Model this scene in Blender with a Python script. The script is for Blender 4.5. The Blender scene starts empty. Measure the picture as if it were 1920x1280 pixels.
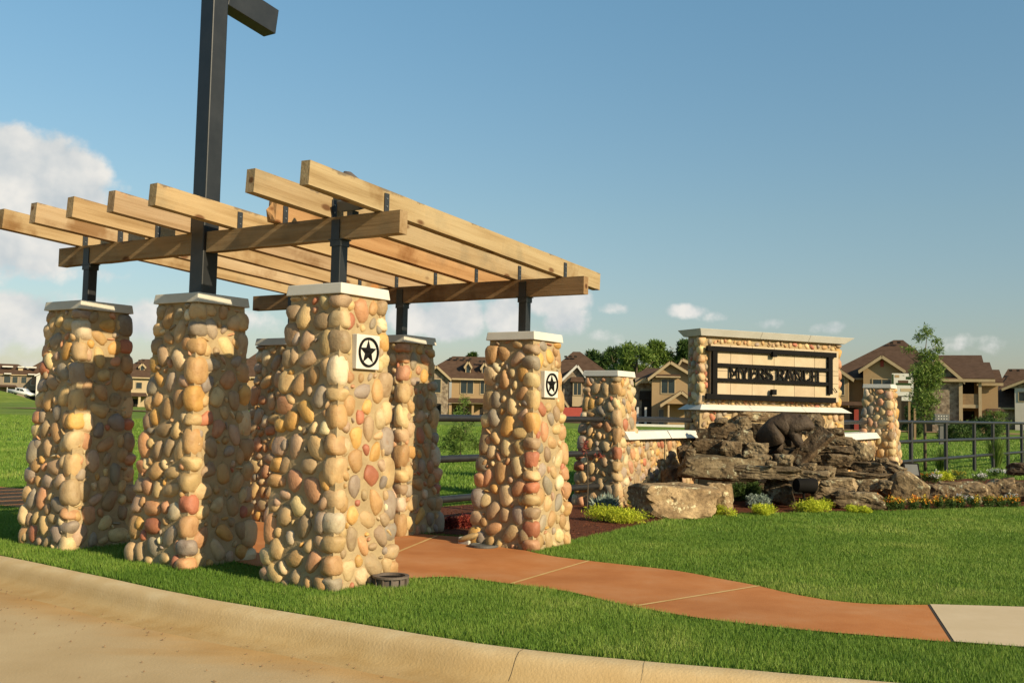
import bpy, bmesh, math, random
import numpy as np
from mathutils import Vector, Matrix, noise as mnoise
R = math.radians
scene = bpy.context.scene
COL = scene.collection
rng = random.Random(7)

# ------------------------------------------------------------------ camera
EYE, FPX = 1.45, 1885.0
PITCH, ROLL = math.atan(128 / FPX), 0.021
CD = Vector((0, math.cos(PITCH), math.sin(PITCH)))
_r0, _u0 = Vector((1, 0, 0)), Vector((0, -math.sin(PITCH), math.cos(PITCH)))
CR = _r0 * math.cos(ROLL) + _u0 * math.sin(ROLL)
CU = _u0 * math.cos(ROLL) - _r0 * math.sin(ROLL)
cam_d = bpy.data.cameras.new('camera')
cam = bpy.data.objects.new('camera', cam_d); COL.objects.link(cam)
cam_d.sensor_width = 36; cam_d.lens = 36 * FPX / 1920
cam_d.clip_start = .05; cam_d.clip_end = 6000
m = Matrix.Identity(4)
for i, v in enumerate((CR, CU, -CD)):
    for j in range(3): m[j][i] = v[j]
m[2][3] = EYE
cam.matrix_world = m
scene.camera = cam

# photograph position -> place in the world
def ray(px, py): return CD + CR * ((px - 960) / FPX) - CU * ((py - 640) / FPX)
def G(px, py, z=0.0):
    d = ray(px, py); t = (z - EYE) / d.z
    return Vector((d.x * t, d.y * t, z))
def D(px, py, y):
    d = ray(px, py); t = y / d.y
    return Vector((d.x * t, y, EYE + d.z * t))
def hor(px): return 768 + ROLL * (px - 960)

# ------------------------------------------------------------------ sky and sun
SUN_EL, SUN_H = R(25.5), Vector((math.cos(R(-41.2)), math.sin(R(-41.2))))
world = bpy.data.worlds.new('World'); scene.world = world; world.use_nodes = True
wn, wl = world.node_tree.nodes, world.node_tree.links
wn.clear()
def nd(nodes, typ, **kw):
    n = nodes.new(typ)
    for k, v in kw.items(): setattr(n, k, v)
    return n
def wmath(op, a, b=None, c=None, clamp=False):
    n = nd(wn, 'ShaderNodeMath', operation=op, use_clamp=clamp)
    for i, v in enumerate((a, b, c)):
        if v is None: continue
        if isinstance(v, (int, float)): n.inputs[i].default_value = v
        else: wl.new(v, n.inputs[i])
    return n.outputs[0]
sky = nd(wn, 'ShaderNodeTexSky', sky_type='NISHITA', sun_disc=False)
sky.sun_elevation = SUN_EL
sky.sun_rotation = math.atan2(SUN_H.x, SUN_H.y)
sky.altitude = 0; sky.air_density = 1.3; sky.dust_density = .6; sky.ozone_density = 2.0
tc = nd(wn, 'ShaderNodeTexCoord'); sep = nd(wn, 'ShaderNodeSeparateXYZ')
wl.new(tc.outputs['Generated'], sep.inputs[0])
az = wmath('ARCTAN2', sep.outputs[0], sep.outputs[1])
el = wmath('ARCSINE', sep.outputs[2])
cmb = nd(wn, 'ShaderNodeCombineXYZ'); wl.new(az, cmb.inputs[0]); wl.new(el, cmb.inputs[1])
PXR = 1 / FPX
def dirpx(px, py):
    d = ray(px, py).normalized(); return math.atan2(d.x, d.y), math.asin(d.z)
# cumulus: photograph x, y, half width, half height, strength
CLOUDS = [(10, 350, 135, 88, 1.35), (85, 342, 72, 76, 1.15), (150, 300, 45, 24, .5), (-100, 400, 150, 110, 1.1),
          (10, 440, 130, 70, 1.0), (230, 352, 34, 16, .45), (170, 505, 120, 24, .5), (20, 600, 130, 48, .95), (-80, 610, 130, 60, .9),
          (235, 600, 90, 42, .7), (440, 605, 100, 30, .45), (785, 592, 55, 36, .8), (850, 598, 62, 44, 1.05),
          (945, 592, 44, 38, .95), (1035, 560, 70, 36, .92), (1060, 600, 44, 38, .85),
          (985, 628, 170, 24, .5), (1150, 577, 34, 14, .6), (1290, 583, 42, 15, .72), (1330, 592, 50, 14, .5),
          (1555, 615, 40, 15, .6), (1440, 606, 36, 12, .45), (1640, 640, 60, 20, .3), (1820, 648, 90, 20, .35),
          (2150, 600, 140, 50, .8), (2500, 560, 150, 80, .9), (-420, 560, 180, 80, .9)]
n1 = nd(wn, 'ShaderNodeTexNoise'); wl.new(cmb.outputs[0], n1.inputs['Vector'])
n1.inputs['Scale'].default_value = 21; n1.inputs['Detail'].default_value = 6; n1.inputs['Roughness'].default_value = .58
off = nd(wn, 'ShaderNodeVectorMath', operation='ADD'); wl.new(cmb.outputs[0], off.inputs[0]); off.inputs[1].default_value = (.012, .022, 0)
n2 = nd(wn, 'ShaderNodeTexNoise'); wl.new(off.outputs[0], n2.inputs['Vector'])
n2.inputs['Scale'].default_value = 21; n2.inputs['Detail'].default_value = 3; n2.inputs['Roughness'].default_value = .58
# distant band of fair weather puffs round the whole horizon
n3 = nd(wn, 'ShaderNodeTexNoise'); wl.new(cmb.outputs[0], n3.inputs['Vector'])
n3.inputs['Scale'].default_value = 5; n3.inputs['Detail'].default_value = 1
band = nd(wn, 'ShaderNodeMapRange'); wl.new(el, band.inputs[0])
band.inputs[1].default_value = .16; band.inputs[2].default_value = .05; band.inputs[3].default_value = 0; band.inputs[4].default_value = 1
puffs = wmath('MULTIPLY', band.outputs[0], wmath('MULTIPLY', wmath('SUBTRACT', n3.outputs[0], .42), 1.6))
mask = wmath('MAXIMUM', puffs, 0.0)
low = None
for (px, py, hw, hh, st) in CLOUDS:
    a0, e0 = dirpx(px, py); ia, ie = 1 / (hw * PXR * 1.5), 1 / (hh * PXR * 1.5)
    vm = nd(wn, 'ShaderNodeVectorMath', operation='MULTIPLY_ADD'); wl.new(cmb.outputs[0], vm.inputs[0])
    vm.inputs[1].default_value = (ia, ie, 0); vm.inputs[2].default_value = (-a0 * ia, -e0 * ie, 0)
    dt = nd(wn, 'ShaderNodeVectorMath', operation='DOT_PRODUCT'); wl.new(vm.outputs[0], dt.inputs[0]); wl.new(vm.outputs[0], dt.inputs[1])
    mask = wmath('MAXIMUM', mask, wmath('MULTIPLY_ADD', dt.outputs['Value'], -st, st))
dens0 = wmath('SUBTRACT', wmath('ADD', mask, wmath('MULTIPLY', n1.outputs[0], 1.35)), 1.02)
dens1 = wmath('SUBTRACT', wmath('ADD', mask, wmath('MULTIPLY', n2.outputs[0], 1.35)), 1.02)
alpha = nd(wn, 'ShaderNodeMapRange', interpolation_type='SMOOTHSTEP'); wl.new(dens0, alpha.inputs[0])
alpha.inputs[1].default_value = 0; alpha.inputs[2].default_value = .36; alpha.inputs[4].default_value = .97
lit = wmath('ADD', wmath('MULTIPLY', wmath('SUBTRACT', dens0, dens1), 1.3), .62, clamp=True)
ccol = nd(wn, 'ShaderNodeMix', data_type='RGBA'); wl.new(lit, ccol.inputs[0])
CLOUD_A, CLOUD_B = (3.6, 4.05, 4.35, 1), (6.3, 6.1, 5.7, 1)
ccol.inputs[6].default_value = CLOUD_A; ccol.inputs[7].default_value = CLOUD_B
# warm haze of the summer evening near the horizon is part of the sky itself
smix = nd(wn, 'ShaderNodeMix', data_type='RGBA'); wl.new(alpha.outputs[0], smix.inputs[0])
tint = nd(wn, 'ShaderNodeMix', data_type='RGBA', blend_type='MULTIPLY'); tint.inputs[0].default_value = 1
# the camera's rendering of a summer sky: paler towards the horizon, cyan blue higher up, the same in every direction
gr = wn.new('ShaderNodeValToRGB'); gr.color_ramp.elements[0].color = (.60, .61, .76, 1); gr.color_ramp.elements[1].color = (.74, .97, .98, 1)
grm = gr.color_ramp.elements.new(.45); grm.color = (.71, .79, .80, 1)
elr = nd(wn, 'ShaderNodeMapRange'); wl.new(el, elr.inputs[0]); elr.inputs[1].default_value = 0; elr.inputs[2].default_value = R(24)
wl.new(elr.outputs[0], gr.inputs[0])
wl.new(sky.outputs[0], tint.inputs[6]); wl.new(gr.outputs[0], tint.inputs[7])
wl.new(tint.outputs[2], smix.inputs[6]); wl.new(ccol.outputs[2], smix.inputs[7])
bg = nd(wn, 'ShaderNodeBackground'); bg.inputs[1].default_value = .098
wl.new(smix.outputs[2], bg.inputs[0])
wo = nd(wn, 'ShaderNodeOutputWorld'); wl.new(bg.outputs[0], wo.inputs[0])

sun_d = bpy.data.lights.new('sun', 'SUN'); sun_d.energy = 4.9; sun_d.angle = R(.55); sun_d.color = (1, .84, .57)
sun = bpy.data.objects.new('sun', sun_d); COL.objects.link(sun)
to_sun = Vector((SUN_H.x * math.cos(SUN_EL), SUN_H.y * math.cos(SUN_EL), math.sin(SUN_EL)))
sun.rotation_euler = to_sun.to_track_quat('Z', 'Y').to_euler(); sun.location = to_sun * 60
vs = scene.view_settings
vs.view_transform = 'Standard'; vs.look = 'None'; vs.exposure = .48; vs.gamma = 1
vs.use_curve_mapping = False
cy = scene.cycles; cy.max_bounces = 6; cy.diffuse_bounces = 3; cy.glossy_bounces = 2; cy.transmission_bounces = 3; cy.transparent_max_bounces = 4
cy.caustics_reflective = False; cy.caustics_refractive = False
world.cycles.sampling_method = 'MANUAL'; world.cycles.sample_map_resolution = 512

# ------------------------------------------------------------------ materials
def ramp(nodes, stops):
    n = nodes.new('ShaderNodeValToRGB'); e = n.color_ramp.elements
    while len(e) < len(stops): e.new(.5)
    for i, (p, c) in enumerate(stops):
        e[i].position = p; e[i].color = (*c, 1)
    return n
MATS = {}
def g3(v, k): return tuple(min(1, x * k) for x in v)
def M(name, stops, scale=3, detail=5, rough=.8, bump=0, bscale=None, stretch=(1, 1, 1), spec=.35, metal=0,
      objcol=0, attr=None, coord='Object', bdist=.01, second=None, jitter=0, transl=0, k=.72):
    """noise between colour stops, optional per object colour, optional bump"""
    mt = bpy.data.materials.new(name); mt.use_nodes = True
    n, l = mt.node_tree.nodes, mt.node_tree.links
    b = n['Principled BSDF']
    b.inputs['Roughness'].default_value = rough; b.inputs['Specular IOR Level'].default_value = spec
    b.inputs['Metallic'].default_value = metal
    t = n.new('ShaderNodeTexCoord'); mp = n.new('ShaderNodeMapping'); l.new(t.outputs[coord], mp.inputs[0])
    mp.inputs['Scale'].default_value = stretch
    vec = mp.outputs[0]
    if jitter:
        oi = n.new('ShaderNodeObjectInfo'); ad = n.new('ShaderNodeVectorMath'); ad.operation = 'ADD'
        ml = n.new('ShaderNodeVectorMath'); ml.operation = 'SCALE'; ml.inputs[3].default_value = jitter
        cx = n.new('ShaderNodeCombineXYZ')
        for q_ in range(3): l.new(oi.outputs['Random'], cx.inputs[q_])
        l.new(cx.outputs[0], ml.inputs[0]); l.new(vec, ad.inputs[0]); l.new(ml.outputs[0], ad.inputs[1]); vec = ad.outputs[0]
    nz = n.new('ShaderNodeTexNoise'); l.new(vec, nz.inputs['Vector'])
    nz.inputs['Scale'].default_value = scale; nz.inputs['Detail'].default_value = detail; nz.inputs['Roughness'].default_value = .6
    fac = nz.outputs[0]
    if attr:
        a = n.new('ShaderNodeAttribute'); a.attribute_name = attr[0]
        mx = n.new('ShaderNodeMath'); mx.operation = 'MULTIPLY_ADD'; l.new(a.outputs['Fac'], mx.inputs[0]); mx.inputs[1].default_value = attr[1]
        mm = n.new('ShaderNodeMath'); mm.operation = 'MULTIPLY'; l.new(fac, mm.inputs[0]); mm.inputs[1].default_value = 1 - attr[1]
        l.new(mm.outputs[0], mx.inputs[2]); fac = mx.outputs[0]
    rp = ramp(n, [(p_, g3(c_, k)) for p_, c_ in stops]); l.new(fac, rp.inputs[0])
    colr = rp.outputs[0]
    if second:   # second noise multiplied in: (scale, stops)
        nz3 = n.new('ShaderNodeTexNoise'); l.new(vec, nz3.inputs['Vector']); nz3.inputs['Scale'].default_value = second[0]; nz3.inputs['Detail'].default_value = 4
        rp3 = ramp(n, second[1]); l.new(nz3.outputs[0], rp3.inputs[0])
        mu = n.new('ShaderNodeMix'); mu.data_type = 'RGBA'; mu.blend_type = 'MULTIPLY'; mu.inputs[0].default_value = 1
        l.new(colr, mu.inputs[6]); l.new(rp3.outputs[0], mu.inputs[7]); colr = mu.outputs[2]
    if objcol:
        oi2 = n.new('ShaderNodeObjectInfo')
        mu = n.new('ShaderNodeMix'); mu.data_type = 'RGBA'; mu.blend_type = 'MULTIPLY'; mu.inputs[0].default_value = 1
        l.new(colr, mu.inputs[6]); l.new(oi2.outputs['Color'], mu.inputs[7]); colr = mu.outputs[2]
    l.new(colr, b.inputs['Base Color'])
    if transl:
        tr = n.new('ShaderNodeBsdfTranslucent'); l.new(colr, tr.inputs[0])
        ms = n.new('ShaderNodeMixShader'); ms.inputs[0].default_value = transl
        l.new(b.outputs[0], ms.inputs[1]); l.new(tr.outputs[0], ms.inputs[2]); l.new(ms.outputs[0], n['Material Output'].inputs[0])
    if bump:
        nz2 = n.new('ShaderNodeTexNoise'); l.new(vec, nz2.inputs['Vector']); nz2.inputs['Scale'].default_value = bscale or scale * 4
        nz2.inputs['Detail'].default_value = 6
        bp = n.new('ShaderNodeBump'); bp.inputs['Strength'].default_value = bump; bp.inputs['Distance'].default_value = bdist
        l.new(nz2.outputs[0], bp.inputs['Height']); l.new(bp.outputs[0], b.inputs['Normal'])
    MATS[name] = mt
    return mt
def g3(v, k): return tuple(min(1, x * k) for x in v)
def flat(name, c, rough=.7, var=.12, scale=6, **kw):
    return M(name, [(.3, g3(c, 1 - var)), (.7, g3(c, 1 + var))], scale=scale, rough=rough, **kw)

M('stone', [(.26, (.74, .68, .62)), (.44, (.97, .95, .93)), (.58, (1, 1, 1)), (.74, (1.0, .84, .68))], scale=1.5, detail=7, rough=.6, bump=.16, bscale=6, bdist=.06, k=.84, second=(.9, [(.36, (.86, .82, .8)), (.5, (1, 1, 1)), (.66, (1.08, 1.06, 1.02))]),
  objcol=1, jitter=40, spec=.4)
M('mortar', [(.3, (.40, .285, .15)), (.7, (.56, .42, .235))], scale=5, detail=8, rough=.95, bump=.5, bscale=30, bdist=.02, spec=.15)
M('cap_stone', [(.3, (.60, .56, .47)), (.7, (.72, .68, .58))], scale=4, detail=7, rough=.85, bump=.15, bscale=60, spec=.2)
M('white_cap', [(.3, (.70, .66, .57)), (.7, (.82, .78, .70))], scale=3, detail=7, rough=.85, bump=.1, bscale=60, spec=.2)
M('limestone_tile', [(.3, (.60, .46, .29)), (.7, (.72, .57, .38))], scale=5, detail=7, rough=.9, bump=.15, bscale=40, objcol=1, jitter=20)
M('steel', [(.35, (.012, .013, .014)), (.7, (.024, .025, .026))], scale=5, rough=.42, spec=.5, bump=.05, bscale=20)
M('bracket_steel', [(.35, (.022, .024, .027)), (.7, (.035, .037, .04))], scale=8, rough=.5, spec=.5)
M('bolt_steel', [(.3, (.4, .4, .38)), (.7, (.5, .5, .48))], rough=.35, metal=.8)
M('pipe_steel', [(.35, (.016, .016, .016)), (.7, (.03, .028, .027))], scale=5, rough=.45, spec=.5)
def nodes_of(name, rough, spec):
    mt = bpy.data.materials.new(name); mt.use_nodes = True; MATS[name] = mt
    n, l = mt.node_tree.nodes, mt.node_tree.links; b = n['Principled BSDF']
    b.inputs['Roughness'].default_value = rough; b.inputs['Specular IOR Level'].default_value = spec
    t = n.new('ShaderNodeTexCoord'); oi = n.new('ShaderNodeObjectInfo')
    cx = n.new('ShaderNodeCombineXYZ'); sc = n.new('ShaderNodeVectorMath'); sc.operation = 'SCALE'; sc.inputs[3].default_value = 37
    for q_ in range(3): l.new(oi.outputs['Random'], cx.inputs[q_])
    l.new(cx.outputs[0], sc.inputs[0]); ad = n.new('ShaderNodeVectorMath'); ad.operation = 'ADD'
    l.new(t.outputs['Object'], ad.inputs[0]); l.new(sc.outputs[0], ad.inputs[1])
    def noise(scale, detail=6, stretch=None, rg=.6):
        v = ad.outputs[0]
        if stretch: mp = n.new('ShaderNodeMapping'); mp.inputs['Scale'].default_value = stretch; l.new(v, mp.inputs[0]); v = mp.outputs[0]
        z = n.new('ShaderNodeTexNoise'); l.new(v, z.inputs['Vector']); z.inputs['Scale'].default_value = scale; z.inputs['Detail'].default_value = detail; z.inputs['Roughness'].default_value = rg
        return z.outputs[0]
    def mul(a_, b_, mode='MULTIPLY', f=1.0):
        mx = n.new('ShaderNodeMix'); mx.data_type = 'RGBA'; mx.blend_type = mode
        if isinstance(f, float): mx.inputs[0].default_value = f
        else: l.new(f, mx.inputs[0])
        l.new(a_, mx.inputs[6])
        if isinstance(b_, tuple): mx.inputs[7].default_value = (*b_, 1)
        else: l.new(b_, mx.inputs[7])
        return mx.outputs[2]
    def rmp(f, stops): r_q = ramp(n, stops); l.new(f, r_q.inputs[0]); return r_q.outputs[0]
    def step(f, lo, hi):
        q = n.new('ShaderNodeMapRange'); q.interpolation_type = 'SMOOTHSTEP'; l.new(f, q.inputs[0]); q.inputs[1].default_value = lo; q.inputs[2].default_value = hi; return q.outputs[0]
    def bump(f, st, dist, prev=None):
        bp = n.new('ShaderNodeBump'); bp.inputs['Strength'].default_value = st; bp.inputs['Distance'].default_value = dist; l.new(f, bp.inputs['Height'])
        if prev: l.new(prev, bp.inputs['Normal'])
        return bp.outputs[0]
    return n, l, b, ad.outputs[0], oi, t, noise, mul, rmp, step, bump
# weathered construction timber: long grain, knots, grey and brown patches, mildewed top edge
n, l, b, vec, oi, tcn, noise, mul, rmp, step, bump = nodes_of('timber', .88, .12)
gr_ = noise(3.0, 10, (.22, 4.5, 4.5)); col_ = rmp(gr_, [(.28, (.225, .145, .070)), (.45, (.315, .222, .122)), (.6, (.365, .27, .158)), (.78, (.30, .21, .115))])
col_ = mul(col_, rmp(noise(1.1, 5), [(.33, (.58, .46, .36)), (.43, (1, 1, 1)), (.56, (1.04, 1.02, 1)), (.66, (.80, .83, .88))]))
col_ = mul(col_, (.36, .165, .06), 'MIX', step(noise(2.3, 7), .63, .74))                       # fresh reddish wood
mpk = n.new('ShaderNodeMapping'); mpk.inputs['Scale'].default_value = (1.9, 4.2, 4.2); l.new(vec, mpk.inputs[0])
vo = n.new('ShaderNodeTexVoronoi'); l.new(mpk.outputs[0], vo.inputs['Vector']); vo.inputs['Scale'].default_value = 1.0
kn = step(vo.outputs['Distance'], .15, .07); col_ = mul(col_, (.13, .065, .03), 'MIX', kn)
sx_ = n.new('ShaderNodeSeparateXYZ'); l.new(tcn.outputs['Object'], sx_.inputs[0])
edge = n.new('ShaderNodeMath'); edge.operation = 'MULTIPLY_ADD'; l.new(noise(5, 8), edge.inputs[0]); edge.inputs[1].default_value = .16; l.new(sx_.outputs[2], edge.inputs[2])
col_ = mul(col_, (.16, .12, .085), 'MIX', step(edge.outputs[0], .166, .19))
col_ = mul(col_, oi.outputs['Color']); l.new(col_, b.inputs['Base Color'])
l.new(bump(noise(9, 6, (.15, 5, 5)), .5, .01, bump(kn, .3, .004)), b.inputs['Normal'])
# lichened field rock
n, l, b, vec, oi, tcn, noise, mul, rmp, step, bump = nodes_of('rock', .95, .08)
col_ = rmp(noise(2.6, 10), [(.3, (.055, .042, .03)), (.45, (.115, .088, .06)), (.58, (.175, .14, .098)), (.72, (.25, .205, .145))])
col_ = mul(col_, rmp(noise(22, 8), [(.32, (.6, .58, .55)), (.5, (1, 1, 1)), (.7, (1.25, 1.22, 1.15))]))
col_ = mul(col_, (.30, .30, .235), 'MIX', step(noise(7.5, 9, None, .7), .565, .64))
col_ = mul(col_, (.035, .027, .02), 'MIX', step(noise(5.5, 6), .40, .33))
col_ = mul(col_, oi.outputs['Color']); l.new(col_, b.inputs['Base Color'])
l.new(bump(noise(5, 10), .8, .07, bump(noise(26, 6), .6, .02)), b.inputs['Normal'])
M('bronze', [(.3, (.035, .022, .013)), (.7, (.10, .065, .038))], scale=7, detail=8, rough=.7, spec=.3, bump=.9, bscale=22, bdist=.02)
M('grass', [(.12, (.035, .085, .006)), (.42, (.095, .17, .02)), (.66, (.165, .23, .036)), (.9, (.36, .37, .115))], scale=1.1, detail=4, rough=.6, attr=('rnd', .6), spec=.25, transl=.25, k=1.25)
M('field', [(.25, (.07, .115, .016)), (.5, (.125, .18, .03)), (.75, (.19, .23, .05))], scale=.35, detail=9, rough=.9, bump=.6, bscale=14, bdist=.05, spec=.1, k=1.1,
  second=(.05, [(.35, (.8, .9, .8)), (.6, (1.1, 1, .9))]))
M('soil', [(.3, (.10, .035, .018)), (.7, (.22, .075, .035))], scale=14, detail=8, rough=.95, bump=.9, bscale=50, bdist=.03, spec=.1)
M('mulch_chip', [(.2, (.10, .03, .016)), (.8, (.30, .10, .05))], scale=2, rough=.9, attr=('rnd', .8), spec=.1)
M('path', [(.28, (.50, .18, .055)), (.5, (.60, .245, .085)), (.72, (.66, .32, .14))], scale=1.4, detail=11, rough=.88, bump=.2, bscale=70, spec=.12,
  second=(.5, [(.3, (.86, .86, .9)), (.6, (1.05, 1, .95))]))
M('path_joint', [(.3, (.66, .40, .13)), (.7, (.82, .55, .22))], scale=6, rough=.8)
M('slab', [(.3, (.70, .53, .32)), (.7, (.80, .62, .40))], scale=2, detail=9, rough=.85, bump=.12, bscale=80, spec=.2)
M('joint_dark', [(.3, (.05, .04, .03)), (.7, (.08, .06, .045))], rough=.95)
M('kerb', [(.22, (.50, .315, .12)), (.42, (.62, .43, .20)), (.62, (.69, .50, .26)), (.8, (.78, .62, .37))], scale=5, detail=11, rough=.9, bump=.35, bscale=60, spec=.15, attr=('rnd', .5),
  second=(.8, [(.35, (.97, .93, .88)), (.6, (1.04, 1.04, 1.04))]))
M('roof', [(.3, (.095, .055, .034)), (.7, (.15, .09, .058))], scale=1.5, detail=8, rough=.95, bump=.3, bscale=8, spec=.1)
M('stucco', [(.3, (.44, .30, .16)), (.7, (.50, .345, .19))], scale=.5, detail=6, rough=.95, spec=.1)
M('stucco_light', [(.3, (.55, .42, .25)), (.7, (.62, .48, .30))], scale=.5, detail=6, rough=.95, spec=.1)
M('stone_veneer', [(.32, (.16, .12, .085)), (.5, (.34, .26, .18)), (.68, (.48, .39, .28))], scale=2.4, detail=3, rough=.95, bump=.6, bscale=3, bdist=.1, spec=.1)
M('trim', [(.3, (.50, .38, .22)), (.7, (.58, .45, .28))], rough=.85, spec=.1)
M('trim_white', [(.3, (.72, .68, .60)), (.7, (.8, .77, .7))], rough=.8, spec=.1)
M('siding_shaded', [(.3, (.27, .215, .16)), (.7, (.33, .265, .20))], scale=1, rough=.9, spec=.1)  # far left house front: its shade is put into this darker wall colour
M('siding_white', [(.3, (.68, .62, .55)), (.7, (.76, .70, .63))], scale=1, rough=.85, spec=.1)
M('glass', [(.3, (.02, .035, .04)), (.7, (.035, .055, .06))], scale=.4, rough=.08, spec=.5)
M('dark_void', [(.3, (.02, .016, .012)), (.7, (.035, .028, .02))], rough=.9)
M('red_paint', [(.3, (.38, .06, .04)), (.7, (.46, .08, .055))], rough=.7)
M('bark', [(.3, (.10, .07, .045)), (.7, (.19, .14, .09))], scale=6, rough=.95, bump=.6)
M('leaf', [(.15, (.03, .065, .012)), (.5, (.065, .12, .022)), (.85, (.13, .19, .04))], scale=.6, rough=.6, attr=('rnd', .7), spec=.25, transl=.3, k=0.85)
M('leaf_dark', [(.15, (.015, .035, .008)), (.5, (.04, .075, .016)), (.85, (.085, .125, .03))], scale=.25, rough=.7, attr=('rnd', .55), spec=.2, transl=.2, k=1.25)
M('leaf_bright', [(.15, (.07, .125, .02)), (.5, (.13, .20, .035)), (.85, (.22, .29, .06))], scale=.6, rough=.6, attr=('rnd', .7), spec=.25, transl=.35, k=1.0)
M('leaf_lime', [(.15, (.16, .21, .01)), (.5, (.34, .38, .02)), (.85, (.50, .50, .05))], scale=2, rough=.6, attr=('rnd', .8), spec=.25, transl=.3, k=1.4)
M('leaf_silver', [(.15, (.17, .22, .17)), (.5, (.27, .34, .27)), (.85, (.40, .46, .38))], scale=2, rough=.7, attr=('rnd', .8), transl=.15, k=0.85)
M('leaf_red', [(.15, (.10, .012, .012)), (.5, (.26, .03, .025)), (.85, (.50, .10, .05))], scale=2, rough=.6, attr=('rnd', .8), transl=.25, k=0.85)
M('petal_orange', [(.15, (.70, .16, .01)), (.5, (.85, .32, .02)), (.85, (.95, .55, .05))], scale=2, rough=.6, attr=('rnd', .9), transl=.2, k=.95)
M('petal_yellow', [(.15, (.75, .55, .03)), (.85, (.9, .78, .12))], scale=2, rough=.6, attr=('rnd', .9), transl=.2)
M('petal_white', [(.15, (.72, .68, .66)), (.85, (.88, .86, .84))], scale=2, rough=.6, attr=('rnd', .9), transl=.2, k=.9)
M('plastic_brown', [(.3, (.13, .10, .08)), (.7, (.18, .14, .112))], rough=.6)
M('lamp_black', [(.3, (.008, .007, .006)), (.7, (.014, .012, .011))], rough=.8, spec=.1)
M('lamp_grey', [(.3, (.10, .10, .095)), (.7, (.15, .15, .14))], rough=.5)
M('car_paint', [(.3, (.74, .74, .74)), (.7, (.8, .8, .8))], rough=.25, spec=.6)
M('rubber', [(.3, (.02, .02, .02)), (.7, (.03, .03, .03))], rough=.8)
M('board_wood', [(.3, (.28, .18, .09)), (.7, (.38, .25, .13))], scale=4, rough=.9)
M('dirt', [(.3, (.30, .17, .08)), (.7, (.42, .26, .13))], scale=.6, detail=8, rough=.95)

# ------------------------------------------------------------------ object helpers
def link(name, me, mat=None, parent=None, loc=None):
    o = bpy.data.objects.new(name, me); COL.objects.link(o)
    if mat and me is not None and not me.materials: me.materials.append(MATS[mat])
    if parent: o.parent = parent
    if loc is not None: o.location = loc
    return o
def tag(o, label, cat, group=None):
    o['label'] = label; o['category'] = cat; o['kind'] = o.get('kind', 'thing')
    if group: o['group'] = group
    return o
def thing(name, label, cat, loc=(0, 0, 0), rz=0, group=None):
    o = bpy.data.objects.new(name, None); COL.objects.link(o); o.empty_display_size = .2
    o.location = loc; o.rotation_euler = (0, 0, rz)
    return tag(o, label, cat, group)
def structure(o): o['kind'] = 'structure'; return o
def stuff(o): o['kind'] = 'stuff'; return o
def mesh(name, verts, faces, smooth=False):
    me = bpy.data.meshes.new(name); me.from_pydata([tuple(v) for v in verts], [], faces); me.update()
    if smooth: me.shade_smooth()
    return me
def bm_mesh(name, bm, smooth=False):
    bmesh.ops.recalc_face_normals(bm, faces=bm.faces)
    me = bpy.data.meshes.new(name); bm.to_mesh(me); bm.free()
    if smooth: me.shade_smooth()
    return me
def box_bm(bm, x0, x1, y0, y1, z0, z1, mat4=None):
    vs_ = [bm.verts.new((x, y, z)) for x in (x0, x1) for y in (y0, y1) for z in (z0, z1)]
    for f in ((0, 1, 3, 2), (4, 6, 7, 5), (0, 4, 5, 1), (2, 3, 7, 6), (0, 2, 6, 4), (1, 5, 7, 3)): bm.faces.new([vs_[i] for i in f])
    if mat4: bmesh.ops.transform(bm, matrix=mat4, verts=vs_)
    return vs_
def box(name, x0, x1, y0, y1, z0, z1, mat, parent=None, bevel=0, loc=None):
    bm = bmesh.new(); box_bm(bm, x0, x1, y0, y1, z0, z1)
    if bevel: bmesh.ops.bevel(bm, geom=bm.edges[:], offset=bevel, segments=2, affect='EDGES', profile=.6)
    return link(name, bm_mesh(name, bm), mat, parent, loc)
def frust_bm(bm, b, t, z0, z1):      # b, t = (x0,x1,y0,y1)
    v = [bm.verts.new((x, y, z0)) for x, y in ((b[0], b[2]), (b[1], b[2]), (b[1], b[3]), (b[0], b[3]))]
    w = [bm.verts.new((x, y, z1)) for x, y in ((t[0], t[2]), (t[1], t[2]), (t[1], t[3]), (t[0], t[3]))]
    bm.faces.new(v[::-1]); bm.faces.new(w)
    for i in range(4): bm.faces.new((v[i], v[(i + 1) % 4], w[(i + 1) % 4], w[i]))
    return v + w
def frust(name, b, t, z0, z1, mat, parent=None, bevel=0):
    bm = bmesh.new(); frust_bm(bm, b, t, z0, z1)
    if bevel: bmesh.ops.bevel(bm, geom=bm.edges[:], offset=bevel, segments=2, affect='EDGES', profile=.6)
    return link(name, bm_mesh(name, bm), mat, parent)
def tube_bm(bm, pts, rad, n=10):
    rings = []
    pts = [Vector(p) for p in pts]
    for i, p in enumerate(pts):
        t = (pts[min(i + 1, len(pts) - 1)] - pts[max(i - 1, 0)]).normalized()
        a = t.orthogonal().normalized() if i == 0 else (a - t * a.dot(t)).normalized()
        b = t.cross(a); r = rad[i] if isinstance(rad, (list, tuple)) else rad
        rings.append([bm.verts.new(p + (a * math.cos(k * 2 * math.pi / n) + b * math.sin(k * 2 * math.pi / n)) * r) for k in range(n)])
    for q in range(len(rings) - 1):
        for k in range(n): bm.faces.new((rings[q][k], rings[q][(k + 1) % n], rings[q + 1][(k + 1) % n], rings[q + 1][k]))
    bm.faces.new(rings[0][::-1]); bm.faces.new(rings[-1])
def tube(name, pts, rad, mat, parent=None, n=10, smooth=True):
    bm = bmesh.new(); tube_bm(bm, pts, rad, n)
    me = bm_mesh(name, bm)
    if smooth:
        me.shade_smooth(); me.set_sharp_from_angle(angle=R(50))
    return link(name, me, mat, parent)
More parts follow.
